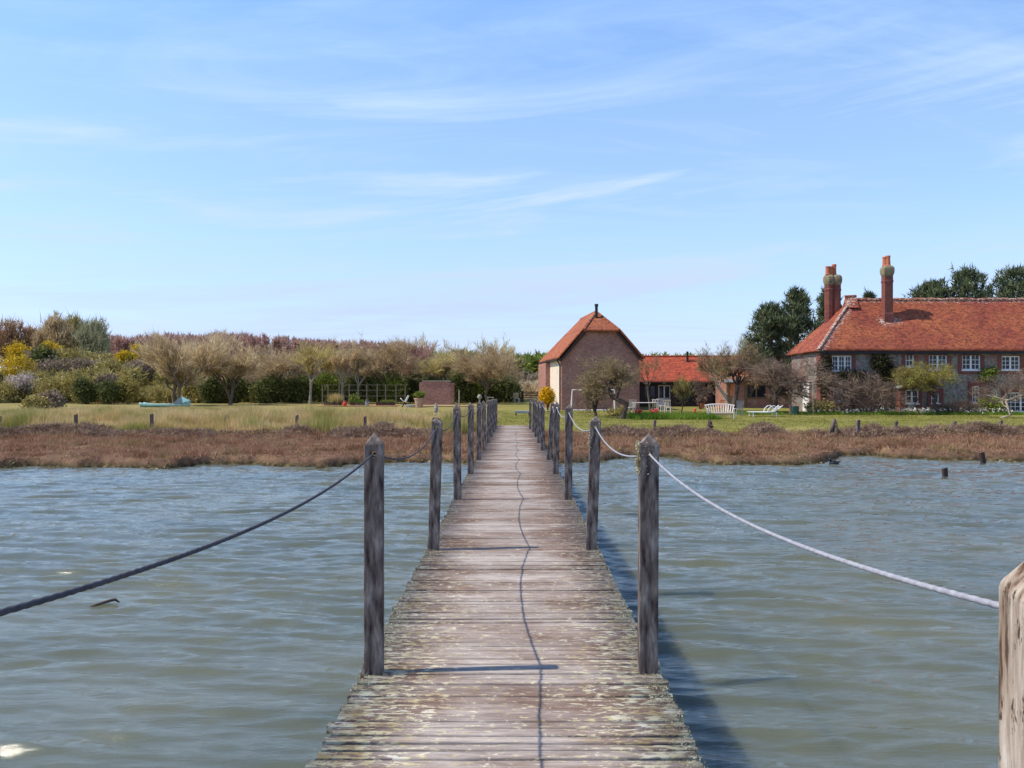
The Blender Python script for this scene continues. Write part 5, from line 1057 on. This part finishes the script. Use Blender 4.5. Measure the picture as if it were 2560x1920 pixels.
# vegetable garden
d = 73.5; tag(mesh_np('gravel_path', [(xw(795, d), d - 1.3, GZ + .07), (xw(995, d), d - 1.3, GZ + .07), (xw(995, d), d + 1.6, GZ + .07), (xw(795, d), d + 1.6, GZ + .07)], [(0, 1, 2, 3)], mat('orange_gravel', ((.40, .19, .08), (.58, .32, .16)), 8, 5, .95)), kind='structure')
d2 = 72.3; tag(mesh_np('paved_edge', [(xw(1055, d2), d2 - .9, GZ + .06), (xw(1215, d2), d2 - .9, GZ + .06), (xw(1215, d2), d2 + 1.2, GZ + .06), (xw(1055, d2), d2 + 1.2, GZ + .06)], [(0, 1, 2, 3)], mat('tan_paving', ((.30, .20, .11), (.55, .40, .24)), 2.5, 5, .95)), kind='structure')
def bed(label, pa, pb, d, pls):
    xa, xb = xw(pa, d), xw(pb, d); r = thing('raised_bed', label, 'planter', ((xa + xb) / 2, d, GZ), 'raised vegetable beds')
    mb = MB(); mb.box(xa, xb, d - .02, d + .03, GZ, GZ + .34).box(xa, xb, d + 1.1, d + 1.15, GZ, GZ + .34).box(xa, xa + .05, d + .031, d + 1.099, GZ, GZ + .34).box(xb - .05, xb, d + .031, d + 1.099, GZ, GZ + .34); mb.build('plank_frame', M_['dark_wood'], r)
    MB().box(xa + .051, xb - .051, d + .031, d + 1.099, GZ, GZ + .29).build('soil', M_['bark_dark'], r)
    rg = nrng(); q = np.stack([xa + .1 + (xb - xa - .2) * rg.random(130), d + .1 + .9 * rg.random(130), np.full(130, GZ + .29)], 1); lm, h, side = pls
    q = q[(rg.random(130) < .9) & (q[:, 0] > xa + (xb - xa) * side[0]) & (q[:, 0] < xa + (xb - xa) * side[1])]; tris('plants', tuft(q, 9, h, .035, rg, .1, 1., .4), LM[lm], r)
bed('raised bed with tall tan dried stalks, leftmost of three', 810, 848, 73.4, ('straw', .85, (.35, 1)))
bed('middle raised bed with a single tall green plant', 875, 913, 73.4, ('bed', .32, (0, .7)))
bed('raised bed topped with low yellow green leaves, right of three', 940, 983, 73.4, ('green', .30, (.3, .95)))
bush('upright pale green plant growing in the middle raised bed', 74, (879, 891, 985, 1010), 'green', 60, 7, .12, None, name='vegetable_plant', cat='plant', gz=GZ + .3)
d = 78.5; tf = thing('trellis_fence', 'thin post and wire trellis fence across the vegetable garden', 'trellis', (xw(915, d), d, GZ)); zt = P(0, 961, d).z
for px in (806, 820, 848, 873, 896, 917, 943, 964, 990, 1013): MB().box(xw(px, d) - .05, xw(px, d) + .05, d - .05, d + .05, GZ - .1, zt + rnd.gauss(0, .06)).build('post', M_['wood_grey'], tf)
mb = MB()
for z_ in (zt - .05, zt - .55, zt - 1.1): mb.box(xw(803, d), xw(1015, d), d - .07, d - .052, z_ - .02, z_ + .02)
mb.build('rail', M_['wood_grey'], tf)
def pot(label, px, d, r0, h, m, plant=None, name='plant_pot', group=None, ph=.5):
    x = xw(px, d); r = thing(name, label, 'pot', (x, d, GZ), group); MB().lathe((x, d, GZ), [(r0 * .68, 0), (r0 * .86, h * .5), (r0 * .95, h * .86), (r0 * 1.06, h * .87), (r0 * 1.06, h), (r0 * .9, h), (r0 * .88, h * .9)], 20).build('pot', M_[m], r)
    if plant:
        rg = nrng(); tris('foliage', leaves(blobs((x, d, GZ + h + ph * .45), (r0 * .98, r0 * .9, ph * .55), 6, rg), 160, 8, .09, rg, .5, .1), LM[plant], r)
pot('big old terracotta tub with a clipped green shrub beside the brick screen wall', 1048, 69.5, .42, .78, 'tub', 'green', 'garden_tub')
pot('terracotta pot in front of the annexe, larger of two', 1753, 66, .28, .45, 'terracotta', 'rose', group='terracotta pots by the annexe'); pot('small terracotta pot in front of the annexe window', 1768, 66, .17, .3, 'terracotta', group='terracotta pots by the annexe')
d = 70; x = xw(1011, d); r = thing('lounge_chair', 'bright white garden chair with dark legs between trellis and terracotta tub', 'chair', (x, d, GZ)); M = place(x, d, GZ, 0)
V, Fc = [], []
for i in range(9):
    for j in range(7): u_, v_ = i / 8 - .5, j / 6 - .5; V.append(M @ Vector((-.12 + u_ * .44 - .12 * v_, v_ * .5, .50 + .30 * u_ * -1 + .32 * u_ * u_ + .1 * v_ * v_)))
for i in range(8):
    for j in range(6): q = i * 7 + j; Fc.append((q, q + 1, q + 8, q + 7))
se = mesh_np('seat', V, Fc, M_['white'], r, smooth=True); sd_ = se.modifiers.new('thickness', 'SOLIDIFY'); sd_.thickness = .04
MB(M).prism([(.02, .45), (.14, .42), (.40, .95), (.30, 1.02)], -.25, .25).build('backrest', M_['white'], r, bevel=.03)
for a_, b2 in (((-.2, -.2, 0), (.05, -.15, .46)), ((.2, -.2, 0), (.02, -.15, .46)), ((-.2, .2, 0), (.05, .15, .46)), ((.2, .2, 0), (.02, .15, .46))): MB(M).bar(a_, b2, .05).build('leg', M_['black'], r)
x = xw(1026, 69.8); tag(MB().lathe((x, 69.8, GZ + .05), [(.34, 0), (.36, .13), (.33, .15), (.31, .06)], 20, 1.2, .8).build('water_tray', M_['lead'], None, (x, 69.8, GZ)), 'pale blue grey tray on the grass between white seat and tub', 'tray')
x = xw(862, 72.2); tag(MB().lathe((x, 72.2, GZ + .05), [(.14, 0), (.17, .30), (.10, .34), (.08, .42), (.12, .44)], 12).tube([(x - .16, 72.2, GZ + .15), (x - .30, 72.2, GZ + .40)], [.03, .02], 6).tube([(x + .15, 72.2, GZ + .12), (x + .26, 72.2, GZ + .28), (x + .12, 72.2, GZ + .42)], .02, 6).build('watering_can', M_['red_petal'], None, (x, 72.2, GZ)), 'red watering can between the first two raised beds', 'watering can')
x = xw(918, 72.2); tag(MB().lathe((x, 72.2, GZ + .06), [(.14, 0), (.19, .36), (.17, .36), (.13, .03)], 14).tube([(x - .18, 72.2, GZ + .42), (x - .1, 72.2, GZ + .56), (x + .1, 72.2, GZ + .56), (x + .18, 72.2, GZ + .42)], .012, 5).build('bucket', M_['lead'], None, (x, 72.2, GZ)), 'grey metal bucket between the middle and right raised beds', 'bucket')
tag(MB().tube([(xw(1148, 68), 68, GZ - .1), P(1148, 976, 68)], .05, 8).build('garden_pole', M_['bark_pale'], None, (xw(1148, 68), 68, GZ)), 'slim pale pole standing right of the brick screen wall', 'pole')
d = 54; x = xw(1090, d); tag(MB().lathe((x, d, GZ), [(.12, 0), (.12, .05), (.07, .1), (.14, .22), (.15, .42), (.09, .55), (.07, .58), (.09, .66), (.03, .74)], 12).build('stone_ornament', M_['stone'], None, (x, d, GZ)), 'rounded grey stone ornament on the lawn left of the jetty', 'ornament')
d = 60; x = xw(1199, d); tag(MB().lathe((x, d, GZ), [(.10, 0), (.05, .06), (.05, .85), (.06, .88), (.15, .96), (.17, 1.06), (.13, 1.18), (.02, 1.24)], 14).build('ball_finial', M_['stone'], None, (x, d, GZ)), 'ball topped stone pillar peeping over the left jetty posts', 'ornament')
d = 52.5; tr_ = thing('garden_trough', 'low grey bench like trough on the lawn at the jetty end', 'trough', (xw(1306, d), d, GZ)); xa, xb = xw(1287, d), xw(1326, d)
MB().box(xa, xb, d - .16, d + .16, GZ + .16, GZ + .30).build('body', M_['lead'], tr_, bevel=.015)
for q in (xa + .08, xb - .08): MB().box(q - .04, q + .04, d - .14, d + .14, GZ, GZ + .158).build('foot', M_['dark_wood'], tr_)
d = 90; gt = thing('field_gate', 'dark five bar field gate beyond the jetty end', 'gate', (xw(1322, d), d, GZ)); xa, xb, zt = xw(1284, d), xw(1372, d), P(0, 979, d).z
mb = MB()
for k in range(5): z_ = GZ + .16 + (zt - GZ - .22) * (k / 4) ** .85; mb.box(xa, xb, d - .02, d + .02, z_ - .045, z_ + .045)
mb.bar((xa + .1, d - .045, GZ + .2), (xw(1330, d), d - .045, zt - .1), .09, .03).bar((xb - .1, d - .045, GZ + .2), (xw(1330, d), d - .045, zt - .1), .09, .03).build('bars', M_['dark_wood'], gt)
for px in (1282, 1306, 1374): MB().box(xw(px, d) - .14, xw(px, d) + .14, d + .03, d + .28, GZ - .1, zt + (.12 if px == 1306 else .0)).build('gate_post', M_['wood_grey'], gt)
# by the gnarled trees and the house corner
d = 60.5; x = xw(1817, d); tag(MB().lathe((x, d, GZ), [(.17, 0), (.18, .10), (.13, .14), (.12, .5), (.17, .62), (.19, .85), (.13, 1.0), (.07, 1.04), (.11, 1.12), (.12, 1.22), (.05, 1.32)], 12).build('garden_statue', M_['stone'], None, (x, d, GZ)), 'pale weathered stone statue at the foot of the gnarled trees', 'statue')
d = 53.3; x = xw(1989, d); bn_ = thing('water_butt', 'dark green plastic butt beside the leaning tree at the house corner', 'water butt', (x, d, GZ)); MB().lathe((x, d, GZ), [(.17, 0), (.21, .25), (.20, .5), (.185, .53)], 18).build('barrel', M_['green_plastic'], bn_); MB().lathe((x, d, GZ + .531), [(.21, 0), (.21, .03), (.06, .05)], 18).build('lid', M_['green_plastic'], bn_)
stake('garden_post', 'stout pale grey post left of the green butt', 1977, 1012, 1041, 52.6, .13, 0, None)
tag(MB().tube([(xw(2033, 53.2), 53.2, GZ), P(2033, 946, 53.2)], .035, 8).build('garden_pole', M_['bark_pale'], None, (xw(2033, 53.2), 53.2, GZ)), 'tall thin pole in front of the sunlit corner of the farmhouse', 'pole')
